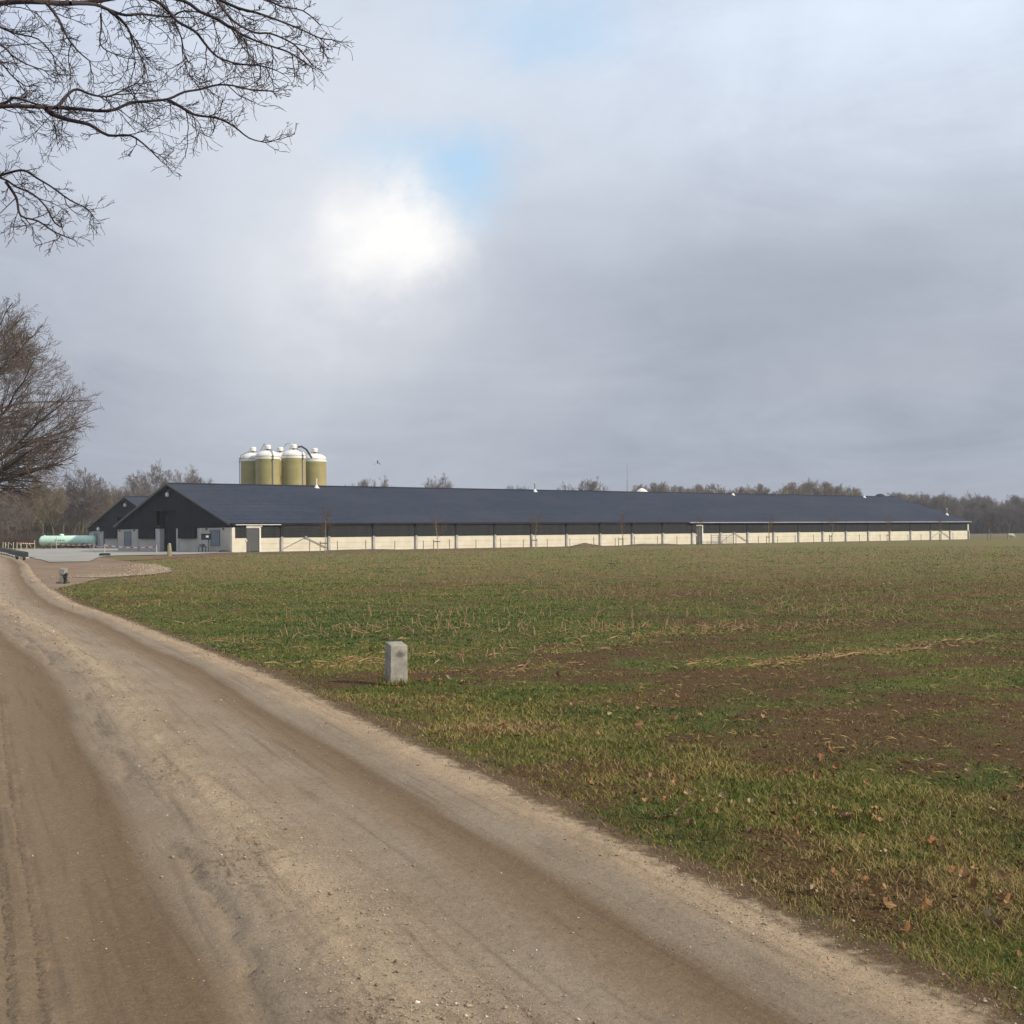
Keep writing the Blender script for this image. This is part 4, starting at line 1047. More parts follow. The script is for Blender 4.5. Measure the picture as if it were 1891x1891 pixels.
brush('tank_weeds', [(-61.5, 168.5), (-59, 168.2), (-56.0, 168.0)], 1.0, 70, 8, 'reddish brown weeds growing in front of the green tank', 'brush', .35, .018)
# young trees along the field edge, each tied to a short stake frame
def young(seed):
    g = Grow(seed)
    c = cfg(rmin=.0050, kids=[15, 5, 3], ang=[42, 38, 40], len=[.42, .5, .5], steps=[7, 5, 4, 3], wob=[.03, .10, .15, .2], trop=[.02, .12, .06, .03], **{'from': [.38, .2, .2]})
    g.branch((0, 0, 0), (0, 0, 1), 2.7, .045, 0, 3, c); return g.mesh('trunk', [0], 6, M['postwood']), g.mesh('crown', [1, 2, 3], 3, M['twig_red'])
yp = [young(70 + k) for k in range(4)]
nums = ['first', 'second', 'third', 'fourth', 'fifth', 'sixth', 'seventh', 'eighth', 'ninth', 'tenth']
for k in range(10):
    x, y = bl(10.9 * k + (0.2 if k else 0), -16.0)
    e = empty('young_tree', (x, y, 0), k * 1.3); s = (1.06, 1.0, 1.03, .95, .9, .97, .9, .92, .88, .95)[k]; e.scale = (s, s, s)
    link('trunk', yp[k % 4][0], e); link('crown', yp[k % 4][1], e)
    tag(e, '%s young bare tree from the left in the row before the barn' % nums[k], 'tree', 'young trees planted along the field edge')
    e = empty('tree_stake', (x - .25, y - .1, 0), math.atan2(.25, .9) + .1 * k)
    MB().tube([(-.12, 0, -.05), (-.12, 0, 1.0)], .035, 6).build('stake', M['stake'], e)
    if k % 3 != 1: MB().tube([(.42, 0, -.05), (.42, 0, 1.0)], .035, 6).build('stake', M['stake'], e)
    MB().box(-.15, .45, -.05, -.035, .80, .88).build('crossbar', M['darksteel'], e)
    tag(e, 'wooden stake frame supporting the %s young tree from the left' % nums[k], 'tree stake', 'stake frames at the young trees')

# mid-distance oak at the left edge
g = Grow(109)
c = cfg(rmin=.0088, fan=.8, steps=[8, 9, 6, 4, 3], wob=[.05, .10, .13, .16, .2], kids=[40, 14, 9, 6], ang=[66, 32, 36, 38], len=[.64, .40, .42, .5], trop=[.01, .02, .015, .02, .02], env=EV(9.4, 7.9, 6.9), **{'from': [.24, .15, .1, .1]})
g.branch((0, 0, 0), (0, 0, 1), 13.4, .42, 0, 4, c)
oakm = [g.mesh('trunk', [0], 9, M['bark_moss']), g.mesh('limbs', [1, 2], 5, M['bark']), g.mesh('crown', [3, 4], 3, M['twig'])]
e = empty('oak_tree', (-33.7, 78, 0), R(15)); link('trunk', oakm[0], e); link('limbs', oakm[1], e); link('crown', oakm[2], e)
tag(e, 'big bare oak at the left edge with twigs fanning out over the wood', 'tree')

# ------------------------------------------------------------------ overhanging oak limbs, upper left
MW = np.array(cam.matrix_world)
def near_pt(px, py, dist):
    d = MW[:3, :3] @ np.array([(px - 945.5) / 2366, -(py - 945.5) / 2366, -1.0]); d /= d[1]
    return np.array([0, 0, 1.5]) + d * dist
LIMBS = [
 (9.0, .036, .0055, [(-480, 330), (-260, 265), (-120, 215), (0, 197), (60, 197), (130, 200), (200, 205), (240, 190), (270, 187), (310, 183), (340, 170), (370, 165), (400, 157), (430, 158), (465, 166), (500, 168)], 0.3),
 (9.1, .013, .004, [(310, 184), (335, 198), (360, 212), (400, 218), (430, 232), (460, 255), (490, 263)], .1),
 (9.0, .018, .004, [(85, 200), (100, 212), (130, 222), (165, 230), (200, 250), (240, 250), (270, 270), (290, 290)], -.3),
 (9.0, .014, .004, [(105, 200), (125, 175), (142, 165), (170, 175), (200, 178), (230, 165), (250, 155)], .4),
 (9.0, .020, .006, [(-200, 250), (-60, 205), (10, 190), (25, 180), (60, 190), (85, 200)], .1),
 (8.6, .040, .012, [(-480, 120), (-260, 60), (-100, 25), (0, 6), (60, 3), (130, 6), (180, 2), (240, -8), (320, -12), (400, -6)], .3),
 (8.6, .015, .0045, [(130, 6), (175, 8), (205, 20), (232, 28), (262, 26), (312, 31), (340, 20), (380, 25)], .2),
 (8.6, .011, .004, [(85, 5), (108, 35), (125, 70), (145, 95), (165, 112)], -.2),
 (8.6, .011, .004, [(200, 18), (222, 35), (236, 52), (246, 75), (255, 95), (266, 118)], -.2),
 (8.4, .014, .004, [(240, -8), (285, 0), (312, 22), (328, 40), (360, 58), (382, 85), (402, 105), (440, 118), (480, 121), (510, 130)], -.3),
 (8.4, .014, .004, [(280, -10), (340, 2), (370, 22), (402, 35), (425, 50), (455, 68), (500, 85), (530, 95), (556, 110), (575, 124)], .2),
 (8.4, .015, .004, [(320, -12), (370, -8), (405, 0), (440, 15), (475, 24), (515, 38), (555, 54), (590, 70), (612, 73)], .4),
 (8.5, .012, .004, [(330, -14), (420, -20), (480, -6), (520, 12), (560, 20), (590, 45)], .5),
 (8.3, .009, .004, [(400, 0), (430, 38), (470, 60), (500, 62), (540, 80), (560, 100), (575, 118)], -.4),
 (9.2, .011, .004, [(-80, 10), (0, 50), (30, 62), (70, 72), (95, 98), (100, 112)], .2),
 (9.2, .011, .004, [(-80, 40), (0, 82), (22, 102), (48, 118), (82, 130)], .0),
 (9.2, .010, .004, [(-60, 70), (0, 115), (22, 140), (45, 158)], .0),
 (8.5, .007, .0035, [(186, 25), (187, 52), (184, 75), (192, 90), (212, 100)], -.1),
 (8.5, .008, .0035, [(322, 42), (335, 70), (338, 95), (346, 112)], -.2),
 (9.5, .022, .005, [(-420, 330), (-220, 300), (-80, 312), (0, 328), (30, 345), (60, 358), (85, 382), (100, 410), (115, 420)], -.2),
 (9.5, .011, .004, [(-10, 328), (20, 318), (45, 315), (70, 330), (95, 345), (130, 370), (160, 385), (174, 402)], .2),
 (9.5, .012, .004, [(10, 335), (30, 365), (38, 398), (70, 408), (100, 428), (130, 440)], -.3),
]
g = Grow(202)
TR = np.array([-6.6, 9.4, 0.0])
tw = cfg(rmin=.0016, steps=[0, 5, 6, 4, 3], wob=[0, .16, .20, .24, .26], trop=[0, .0, .0, .015, .02], kids=[0, 5, 5, 3], ang=[0, 40, 44, 46], len=[0, .6, .58, .52], rad=[0, .62, .70, .72], taper=.5, **{'from': [0, .2, .2, .2]})
gl = []
for (dist, r0, r1, pts, dep) in LIMBS:
    gl.append(Grow(1))
    n = len(pts); P = [near_pt(a, b, dist + dep * (i / (n - 1)) + .08 * math.sin(i * 1.9 + a)) for i, (a, b) in enumerate(pts)]
    if pts[0][0] < -400: P = [np.array([TR[0] + .1, TR[1], P[0][2] - .9])] + P
    m_ = len(P); tot = sum(np.linalg.norm(P[i + 1] - P[i]) for i in range(m_ - 1)); run = 0
    for i in range(m_ - 1):
        k = 3; L = np.linalg.norm(P[i + 1] - P[i]); dv = (P[i + 1] - P[i])
        pa = P[i] - (P[max(i - 1, 0)]); pb = (P[min(i + 2, m_ - 1)] - P[i + 1])
        prev = P[i]
        for j in range(1, k + 1):
            t = j / k; t2, t3 = t * t, t * t * t                     # catmull-rom
            p0 = P[max(i - 1, 0)]; p1 = P[i]; p2 = P[i + 1]; p3 = P[min(i + 2, m_ - 1)]
            q = .5 * ((2 * p1) + (-p0 + p2) * t + (2 * p0 - 5 * p1 + 4 * p2 - p3) * t2 + (-p0 + 3 * p1 - 3 * p2 + p3) * t3)
            fa = (run + L * (j - 1) / k) / tot; fb = (run + L * j / k) / tot
            gl[-1].put(0, prev, q, r0 + (r1 - r0) * fa ** .8, r0 + (r1 - r0) * fb ** .8); 
            # side shoots
            px_ = 945.5 + 2366 * (q[0] / q[1])
            if px_ > -60:
                seglen = L / k; cnt = seglen / .095; cnt = int(cnt) + (g.r.random() < cnt - int(cnt))
                for _ in range(cnt):
                    d = norm(q - prev); side = np.array([g.r.gauss(0, .45), g.r.gauss(0, .6), g.r.gauss(-.12, .62)])
                    nd = norm(d * .95 + side)
                    g.branch(q, nd, (.14 + .42 * g.r.random() ** 1.3) * (1.0 - .30 * fb) * (.66 if pts[-1][1] > 390 else 1) * (.6 if px_ > 430 else 1), min(r0 * .42, .0040), 2, 4, tw)
            prev = q
        run += L
    # a spray carries the limb on at its tip
    for _ in range(3): g.branch(P[-1], norm(P[-1] - P[-2]) + np.array([g.r.gauss(0, .35), g.r.gauss(0, .3), g.r.gauss(0, .35)]), .16, .0024, 3, 4, tw)
g2 = Grow(77)
cc = cfg(rmin=.006, kids=[0, 7, 5, 3], steps=[9, 7, 5, 4, 3], ang=[55, 40, 40, 40])
for i in range(9): 
    z0 = i / 9 * 9.5; z1 = (i + 1) / 9 * 9.5; g2.put(0, TR + np.array([.08 * math.sin(i), .1 * math.cos(i), z0]), TR + np.array([.08 * math.sin(i + 1), .1 * math.cos(i + 1), z1]), .36 * (1 - z0 / 13), .36 * (1 - z1 / 13))
for k in range(14):
    a = R(80 + k * 137 % 250); z = 4.6 + .42 * k
    g2.branch(TR + np.array([0, 0, z]), np.array([math.cos(a), math.sin(a), .55]), 3.2 * (1.1 - k * .03), .07, 1, 3, cc)
e = empty('overhanging_oak', tuple(TR)); inv = -TR
def rel(o): o.location = tuple(inv); return o
rel(link('trunk', g2.mesh('trunk', [0], 10, M['bark_moss']), e)); rel(link('upper_crown', g2.mesh('upper_crown', [1, 2, 3], 4, M['bark']), e))
tw_o = rel(link('twigs', g.mesh('twigs', [2, 3, 4], 4, M['twig_near']), e)); tw_o['kind'] = 'stuff'
for q_ in gl: rel(link('limb', q_.mesh('limb', [0], 8, M['twig_near']), e))
tag(e, 'near bare oak whose crooked limbs hang into the upper left of the picture', 'tree')

# ------------------------------------------------------------------ gate, mound, sheep, crow
gp = Vector(bl(62.0, -1.2)); e = empty('field_gate', (gp.x, gp.y, 0), math.atan2(.633, .774))
MB().box(0, .06, -.03, .03, 0.02, 1.15).box(4.0, 4.06, -.03, .03, 0.02, 1.15).build('gate_frame', M['darksteel'], e)
for z in (.12, .34, .56, .78, 1.02): MB().tube([(.06, 0, z), (4.0, 0, z)], .028, 6).build('rail', M['steel'], e)
for x in (1.3, 2.7): MB().box(x, x + .05, -.02, .02, .1, 1.05).build('upright', M['steel'], e)
tag(e, 'grey tubular field gate standing right of the second side door', 'gate')
def mound(x, y, rx, ry, h, label, seed):
    n = 26; V = []; 
    for i in range(n + 1):
        for j in range(n + 1):
            a = i / n * 2 - 1; b = j / n * 2 - 1; d = math.hypot(a, b); k = max(0, 1 - d) 
            nz = fbm(np.array([a * 4 + seed]), np.array([b * 4.]), seed)[0]
            V.append((a * rx, b * ry, h * (k ** .8) * (.55 + .9 * nz) - .03))
    F = [(i * (n + 1) + j, (i + 1) * (n + 1) + j, (i + 1) * (n + 1) + j + 1, i * (n + 1) + j + 1) for i in range(n) for j in range(n)]
    o = link('earth_mound', npmesh('earth_mound', V, F, M['soil']), None, (x, y, 0), math.atan2(.633, .774)); tag(o, label, 'earth mound', None)
mound(*bl(34, -9.5), 3.0, 1.2, 0.50, 'low mound of dark earth in front of the barn below the fourth young tree', 3)
mound(*bl(9, -7.5), 9, 1.4, 0.22, 'long low bank of earth by the left end of the barn wall', 5)
mound(*bl(46, -7), 7, 1.6, 0.30, 'grassy low heap right of the dark earth mound', 8)

# sheep grazing at the far right
e = empty('sheep', (73.0, 187.5, 0), R(-12)); e.scale = (.88, .88, .95)
mb = MB()
rings = [(-.55, .08, .62), (-.50, .20, .60), (-.30, .27, .58), (0, .28, .55), (.28, .26, .56), (.45, .20, .54), (.55, .13, .46), (.66, .09, .32), (.74, .07, .18), (.80, .03, .12)]
n = 12; vs = []
for (x, r, z) in rings:
    for k in range(n): th = 2 * math.pi * k / n; vs.append((x, r * math.cos(th) * .85, z + r * math.sin(th)))
for (lx, ly) in ((-.38, -.12), (-.38, .12), (.32, -.12), (.32, .12)): pass
fs = [(i * n + k, (i + 1) * n + k, (i + 1) * n + (k + 1) % n, i * n + (k + 1) % n) for i in range(len(rings) - 1) for k in range(n)] + [tuple(range(n)), tuple((len(rings) - 1) * n + k for k in range(n - 1, -1, -1))]
mb.add(vs, fs)
for (lx, ly) in ((-.38, -.12), (-.36, .12), (.32, -.12), (.34, .12)):
    mb.tube([(lx, ly, .45), (lx - .02, ly, .26), (lx + .015, ly, .14), (lx, ly, 0)], [.08, .045, .035, .04], 8)
for s_ in (-1, 1): mb.tube([(.62, .07 * s_, .38), (.60, .16 * s_, .36)], [.03, .012], 6)
mb.tube([(-.54, 0, .62), (-.60, 0, .45)], [.04, .03], 6)
mb.build('body', M['wool'], e, True)
tag(e, 'pale sheep grazing with its head down at the far right of the field', 'sheep')

e = empty('crow', (-12.55, 120, 8.2), R(20))
mb = MB(); mb.tube([(0, -.22, .02), (0, -.14, .03), (0, 0, 0), (0, .12, -.01), (0, .24, 0)], [.012, .035, .055, .035, .012], 8); mb.build('body', M['crow'], e, True)
for s_ in (-1, 1):
    mb = MB(); vs = [(.03 * s_, -.08, .02), (.03 * s_, .08, .02), (.17 * s_, .05, -.06), (.17 * s_, -.10, -.04), (.33 * s_, .08, -.20), (.31 * s_, -.02, -.19)]
    vs += [(x, y, z - .012) for (x, y, z) in vs]
    mb.add(vs, [(0, 1, 2, 3), (3, 2, 4, 5), (6, 9, 8, 7), (9, 11, 10, 8), (0, 3, 9, 6), (3, 5, 11, 9), (1, 7, 8, 2), (2, 8, 10, 4), (5, 4, 10, 11)]); mb.build('wing', M['crow'], e)
mb = MB(); mb.add([(-.03, .0, .0), (.03, 0, 0), (.055, .0, .22), (-.055, 0, .22), (-.03, .03, .0), (.03, .03, 0), (.055, .03, .22), (-.055, .03, .22)], [(0, 1, 2, 3), (7, 6, 5, 4), (0, 4, 5, 1), (1, 5, 6, 2), (2, 6, 7, 3), (3, 7, 4, 0)]); mb.build('tail', M['crow'], e)
tag(e, 'black crow flying above the barn to the right of the silos', 'bird')

# ------------------------------------------------------------------ grass, pebbles, stubble, leaves
def in_apron(x, y):
    if True:
        vb = -0.633 * (x + 25.05) + 0.774 * (y - 114.5); ub = 0.774 * (x + 25.05) + 0.633 * (y - 114.5)
        foot = (vb > -1.5 - 10 * np.clip((45 - ub) / 55, 0, 1) + 2.5 * np.sin(ub * .9)) & (ub < 62)
        foot = foot | (vb > -0.6)
    """gravel and concrete right of the track"""
    xr = np.interp(y, [36, 38, 47, 50, 53, 60, 68, 77, 92, 112], [-13.4, -13.7, -14.7, -14.2, -14.3, -16.0, -18.9, -23.2, -25, -24])
    return ((y > 37) & (x < xr)) | foot

def scatter(n, d0, d1, a0, a1, seed, p=1.0):
    r = np.random.default_rng(seed)
    u = r.random(n); d = d0 * (d1 / d0) ** (u ** p); a = np.radians(a0 + (a1 - a0) * r.random(n))
    return d * np.sin(a), d * np.cos(a), r

def build_grass():
    x, y, r = scatter(1350000, 2.6, 118, -30, 42, 1, 0.98)
    t, s = road_coords(x, y); de = -t
    g = green_mask(x, y); d = np.hypot(x, y)
    verge = np.exp(-((de - 1.4) / 1.1) ** 2) * np.clip(1.4 - d / 16, 0, 1) * (1 - .9 * dirt_band(x, y))
    cl = fbm(x * 5, y * 5, 61, 3)
    prob = np.clip((g - 0.10) * 1.05 + .45 * verge + 1.5 * (cl - .5), 0.14, 1) * np.clip(1.1 - d / 160, .4, 1) * np.clip((de + .16) / .48, 0.0, 1) ** 1.3
    keep = (r.random(len(x)) < prob) & (de > -0.16) & ~in_apron(x, y)
    x, y, d, de, g, verge, cl = [q[keep] for q in (x, y, d, de, g, verge, cl)]; n = len(x)
    tall = np.clip(.55 + .9 * (fbm(x * 1.6, y * 1.6, 71, 2) - .3), .4, 1.3)
    h = (0.015 + 0.024 * verge * tall + 0.006 * g) * r.uniform(.5, 1.5, n) * (1 + np.clip((d - 12) / 60, 0, .9))
    w = np.maximum(.0013, .00030 * d) * r.uniform(.7, 1.3, n)
    th = r.random(n) * 2 * np.pi; lean = r.uniform(.3, 1.9, n) * h
    ph = r.random(n) * 2 * np.pi
    z0 = ground_z(x, y) - .004; tq, sq = road_coords(x, y); z0 = np.where(tq > -.45, np.maximum(z0, road_z(tq, sq, x, y)), z0)
    bx = np.stack([x, y, z0], 1); side = np.stack([np.cos(th), np.sin(th), 0 * th], 1) * w[:, None]
    ld = np.stack([np.cos(ph), np.sin(ph), 0 * ph], 1) * lean[:, None]
    mid = bx + ld * .35 + np.array([0, 0, 1]) * (h * .62)[:, None]; tip = bx + ld + np.array([0, 0, 1]) * h[:, None] * .95
    V = np.stack([bx - side, bx + side, mid + side * .8, mid - side * .8, tip], 1).reshape(-1, 3)
    b = np.arange(n)[:, None] * 5
    F = np.concatenate([b + np.array([0, 1, 2]), b + np.array([0, 2, 3]), b + np.array([3, 2, 4])])
    pt = fbm(x * 1.1, y * 1.1, 81, 3)
    tone = np.clip(.50 + 1.4 * (pt - .5) + .30 * verge * (0.4 + pt) - .30 * g * (1 - verge) + r.normal(0, .22, n) + .10 * np.clip((d - 22) / 12, 0, 1) - .22 * np.exp(-((x + 2.0) / 6.0) ** 2 - ((y - 22) / 8.0) ** 2), 0, 1)
    tone = np.where(r.random(n) < .07, r.uniform(.8, 1, n), tone)
    me = npmesh('grass', V, F, M['grass'], False, {'tone': np.repeat(tone, 5)})
    tag(link('grass', me), 'short olive and green grass blades on the verge and field', 'grass', None, 'stuff')
build_grass()

def chips(name, x, y, z, size, tone, seed, label, mat, flat=.6, cat='gravel'):
    r = np.random.default_rng(seed); n = len(x)
    base = np.array([(1, 0, 0), (-.5, .87, 0), (-.5, -.87, 0), (0.1, 0.1, 1), (0, 0, -.6)], float)
    v = base[None] * r.uniform(.55, 1.3, (n, 5, 1)); v[:, :, 2] *= flat
    a = r.random(n) * 6.283; c, s = np.cos(a)[:, None], np.sin(a)[:, None]
    X = v[:, :, 0] * c - v[:, :, 1] * s; Y = v[:, :, 0] * s + v[:, :, 1] * c
    V = np.stack([X, Y, v[:, :, 2]], 2) * size[:, None, None] + np.stack([x, y, z], 1)[:, None, :]
    b = np.arange(n)[:, None] * 5
    F = np.concatenate([b + np.array(q) for q in ([0, 1, 3], [1, 2, 3], [2, 0, 3], [1, 0, 4], [2, 1, 4], [0, 2, 4])])
    me = npmesh(name, V.reshape(-1, 3), F, mat, False, {'tone': np.repeat(tone, 5)})
    tag(link(name, me), label, cat, None, 'stuff')

def build_gravel():
    x, y, r = scatter(260000, 3.2, 48, -27, 24, 2)
    t, s = road_coords(x, y)
    dens = .95 * np.exp(-((t - 1.55) / .30) ** 2) + .75 * np.exp(-((t - .13) / .18) ** 2) + .07 + .35 * np.exp(-((t + .35) / .3) ** 2) * (fbm(x * 1.5, y * 1.5, 91) > .5)
    dens *= np.clip(.4 + 2.2 * (fbm(x * 2.5, y * 2.5, 95) - .4), .1, 1)
    dens = np.where(t < -.8, .006, dens)
    k = (r.random(len(x)) < dens) & (t < 3.9) & ~((t < -.8) & in_apron(x, y)); x, y, t, s = x[k], y[k], t[k], s[k]; n = len(x); d = np.hypot(x, y)
    size = np.maximum(.0026 + .0038 * r.random(n) ** 3, .00046 * d) * r.uniform(.6, 1.25, n)
    big = r.random(n) < .035 * np.exp(-((t - 1.5) / .5) ** 2) + .012; size = np.where(big, size * r.uniform(1.6, 3.0, n), size)
    z = np.where(t > 0.1, road_z(t, s, x, y), np.maximum(road_z(t, s, x, y), ground_z(x, y)))
    z = np.where(t < -.4, ground_z(x, y), z) + size * .2
    tone = np.clip(r.normal(.46, .27, n), 0, .92); tone = np.where(r.random(n) < .018, 1.0, tone)
    chips('gravel', x, y, z, size, tone, 3, 'small loose gravel along the crown and edge of the track', M['pebble'])
build_gravel()
def build_crumbs():
    x, y, r = scatter(160000, 2.8, 40, -28, 42, 62)
    t, s = road_coords(x, y); g = green_mask(x, y)
    k = (t < 0.05) & (r.random(len(x)) < np.clip(1.15 - g * 1.0, .25, 1)) & ~in_apron(x, y); x, y, t = x[k], y[k], t[k]; n = len(x); d = np.hypot(x, y)
    size = np.maximum(.004 + .010 * r.random(n) ** 3, .0006 * d) * r.uniform(.6, 1.3, n)
    tone = np.clip(r.normal(.28, .16, n), 0, .8); tone = np.where(r.random(n) < .005, 1.0, tone)
    chips('soil_crumbs', x, y, ground_z(x, y) + size * .1, size, tone, 6, 'loose crumbs of brown soil between the grass', M['crumb'], .6, 'soil')
build_crumbs()
def build_rubble():
    r = np.random.default_rng(44); n = 4200
    u = r.random(n); yy = 46.8 + 21 * u ** 1.5; xc = np.interp(yy, [47, 50, 54, 60, 69], [-15.0, -14.2, -14.6, -16.4, -19.6]); x = xc - np.abs(r.normal(0, .9, n)) + .25
    chips('rubble', x, yy, np.full(n, .03), r.uniform(.018, .05, n), np.clip(r.normal(.42, .24, n), 0, .97), 5, 'pinkish stone rubble at the edge of the yard drive', M['pebble'], .7, 'rubble')
build_rubble()

def tufts():
    r = random.Random(8); mb = MB()
    for (mx_, my_, w) in ((-1.195, 13.05, .13), (-14.55, 41.5, .15)):
        for k in range(150):
            a = r.uniform(0, 6.28); q = w * r.uniform(.85, 1.5); x = mx_ + q * math.cos(a); y = my_ + q * math.sin(a); h = r.uniform(.02, .07) * (1.3 if my_ > 20 else 1); b = r.uniform(0, 6.28); wd = .003 * (1 + my_ / 20)
            mb.add([(x - wd, y, -.01), (x + wd, y, -.01), (x + math.cos(b) * h * .5, y + math.sin(b) * h * .5, h)], [(0, 1, 2)])
    me = mb.mesh('foot_grass', M['grass']); at = me.attributes.new('tone', 'FLOAT', 'POINT'); at.data.foreach_set('value', np.repeat(np.random.default_rng(4).uniform(.1, .9, len(me.vertices) // 3), 3).astype(np.float32))
    tag(link('foot_grass', me), 'grass tufts round the feet of the marker stones', 'grass', None, 'stuff')
tufts()
# corn stubble
def stalk_mesh(kind, seed):
    r = random.Random(seed); mb = MB(); h = r.uniform(.055, .15)
    if kind == 'up':
        mb.tube([(0, 0, -.02), (r.uniform(-.02, .02), r.uniform(-.02, .02), h * .5), (r.uniform(-.05, .05), r.uniform(-.05, .05), h)], [.011, .010, .007], 6)
        if r.random() < .5: mb.add([(0, 0, h * .5), (.01, .0, h * .5), (.09, .03, h * .75), (.08, .035, h * .74), (.13, .05, h * .4)], [(0, 1, 2, 3), (3, 2, 4)])
    else:
        L = r.uniform(.12, .30)
        mb.tube([(-L / 2, 0, .012), (0, r.uniform(-.02, .02), .022), (L / 2, 0, r.uniform(.01, .05))], [.007, .009, .006], 6)
    return mb.mesh('corn_stalk', M['stalk_brown' if seed % 5 in (1, 3, 4) else 'stalk'])
SM = [stalk_mesh('up', 300 + k) for k in range(5)] + [stalk_mesh('lie', 320 + k) for k in range(5)]
CLUST = [(-3.75, 18.6, .9, 22), (-2.0, 15.6, .7, 26), (-1.7, 15.3, .35, 12), (-1.1, 20.4, .5, 10), (-5.2, 22.5, .9, 14), (-3.0, 17.2, .7, 14), (0.2, 14.7, .5, 8), (2.5, 19.4, 1.0, 34), (1.6, 20.0, .5, 14), (2.3, 15.0, .4, 10),
         (3.2, 15.0, .35, 22), (3.7, 15.4, .3, 22), (4.2, 15.75, .3, 16), (4.8, 16.2, .4, 14), (6.0, 17.5, .7, 16), (1.0, 17.0, 1.0, 12), (-8.5, 27.5, 1.4, 14), (5.0, 20.5, 1.2, 16), (-10.5, 33, 1.2, 8)]
pos = []
rs = random.Random(12)
for (x, y, sp, n) in CLUST:
    for _ in range(n):
        a = rs.gauss(0, sp); b = rs.gauss(0, sp * .3)
        pos.append((x + .774 * a - .633 * b, y + .633 * a + .774 * b, 1))
r3 = np.random.default_rng(9); 
xx, yy, _ = scatter(26000, 13.0, 105, -24, 24, 19, .75)
tt, _s = road_coords(xx, yy); vv = -.633 * xx + .774 * yy
row = np.abs(((vv / .75) % 1) - .5)
dn = np.clip(.15 + 1.6 * (fbm(xx * .30, yy * .30, 55) - .38), .03, 1) * (row < .22)
k = (r3.random(len(xx)) < dn) & (tt < -2.2) & ~in_apron(xx - 1, yy) & (vv > 12.2) & (vv < 88)
for x, y in zip(xx[k], yy[k]): pos.append((x, y, 0))
pos.sort(key=lambda q: q[0] ** 2 + q[1] ** 2)
def zone(x, y):
    best = None
    for nm, cx, cy in (('beside the near marker stone', -1.2, 14.0), ('left of the near marker stone', -2.6, 16.0), ('along the long debris line at the right', 4.0, 15.6), ('in the clump left of the long debris line', 2.2, 15.0),
                       ('in the tangled clump in the middle of the field', 2.3, 19.4), ('behind the near marker stone', -1.1, 19.5), ('at the left rim of the field near the track', -5.2, 22.5), ('at the right edge of the picture', 6.5, 18.5), ('on the open ground between stone and debris line', .6, 17.2)):
        q = math.hypot(x - cx, y - cy)
        if best is None or q < best[0]: best = (q, nm)
    return best[1]
for i, (x, y, c_) in enumerate(pos[:300]):
    lie = c_ and rs.random() < .80 or (not c_ and rs.random() < .5)
    ki = (5 if lie else 0) + rs.randrange(5); me = SM[ki]
    o = link('corn_stalk', me, None, (x, y, float(ground_z(np.array([x]), np.array([y]))[0]) + .004)); s = rs.uniform(.5, 1.0)
    o.rotation_euler = (rs.gauss(0, .18), rs.gauss(0, .18), rs.uniform(0, 6.28) if not c_ else .68 + rs.gauss(0, .6)); o.scale = (s, s, s)
    tag(o, '%s %s corn stalk %s' % ('short' if s < .75 else 'longer', ('tan', 'brown', 'straw coloured', 'dark brown', 'reddish brown')[ki % 5] + (' lying' if lie else ' upright'), zone(x, y)), 'corn stalk', 'corn stalks in the near stubble')
gg = Grow(9)
for (x, y, c_) in pos[300:]:
    d = math.hypot(x, y); k = 1 + max(0, d - 30) / 90; h = gg.r.uniform(.04, .15) * k; a = gg.r.uniform(0, 6.28); ln = abs(gg.r.gauss(0, .06)) * k + (.12 if gg.r.random() < .3 else 0)
    p = np.array([x, y, -.02]); q = np.array([x + math.cos(a) * ln, y + math.sin(a) * ln, h if ln < .12 else .04]); gg.put(0, p, q, max(.008, .00022 * d), max(.007, .0002 * d))
tag(link('far_stubble', gg.mesh('far_stubble', [0], 4, M['stalk'])), 'countless pale corn stubs over the farther field', 'stubble', None, 'stuff')
# straw bits and clods near the first stubble
def bits():
    r = np.random.default_rng(77); X = []; Y = []
    for (x, y, sp, n) in CLUST:
        m = n * 9; a = r.normal(0, sp, m); b = r.normal(0, sp * .35, m); X.append(x + .774 * a - .633 * b); Y.append(y + .633 * a + .774 * b)
    x2, y2, _ = scatter(7000, 8, 90, -22, 26, 78, .8); t2, _s = road_coords(x2, y2); k = (t2 < -1.6) & ~in_apron(x2, y2) & (fbm(x2 * .8, y2 * .8, 23) > .46); X.append(x2[k]); Y.append(y2[k])
    x = np.concatenate(X); y = np.concatenate(Y); n = len(x); d = np.hypot(x, y)
    L = r.uniform(.008, .038, n) * (1 + d / 60); w = np.maximum(.0022, .00022 * d); a = r.random(n) * 6.28; z = ground_z(x, y) + .012
    dv = np.stack([np.cos(a), np.sin(a), r.normal(0, .25, n)], 1) * L[:, None]; sv = np.stack([-np.sin(a), np.cos(a), 0 * a], 1) * w[:, None]; p = np.stack([x, y, z], 1); up = np.array([0, 0, .008])
    V = np.stack([p - dv - sv, p - dv + sv, p + dv + sv, p + dv - sv, p + up, ], 1).reshape(-1, 3); b = np.arange(n)[:, None] * 5
    F = np.concatenate([b + np.array(q) for q in ([0, 1, 4], [1, 2, 4], [2, 3, 4], [3, 0, 4])])
    tone = np.clip(r.normal(.82, .14, n), .35, 1)
    me = npmesh('straw', V, F, M['grass'], False, {'tone': tone.repeat(5)}); tag(link('straw', me), 'scattered straw and husk fragments in the field', 'straw', None, 'stuff')
bits()

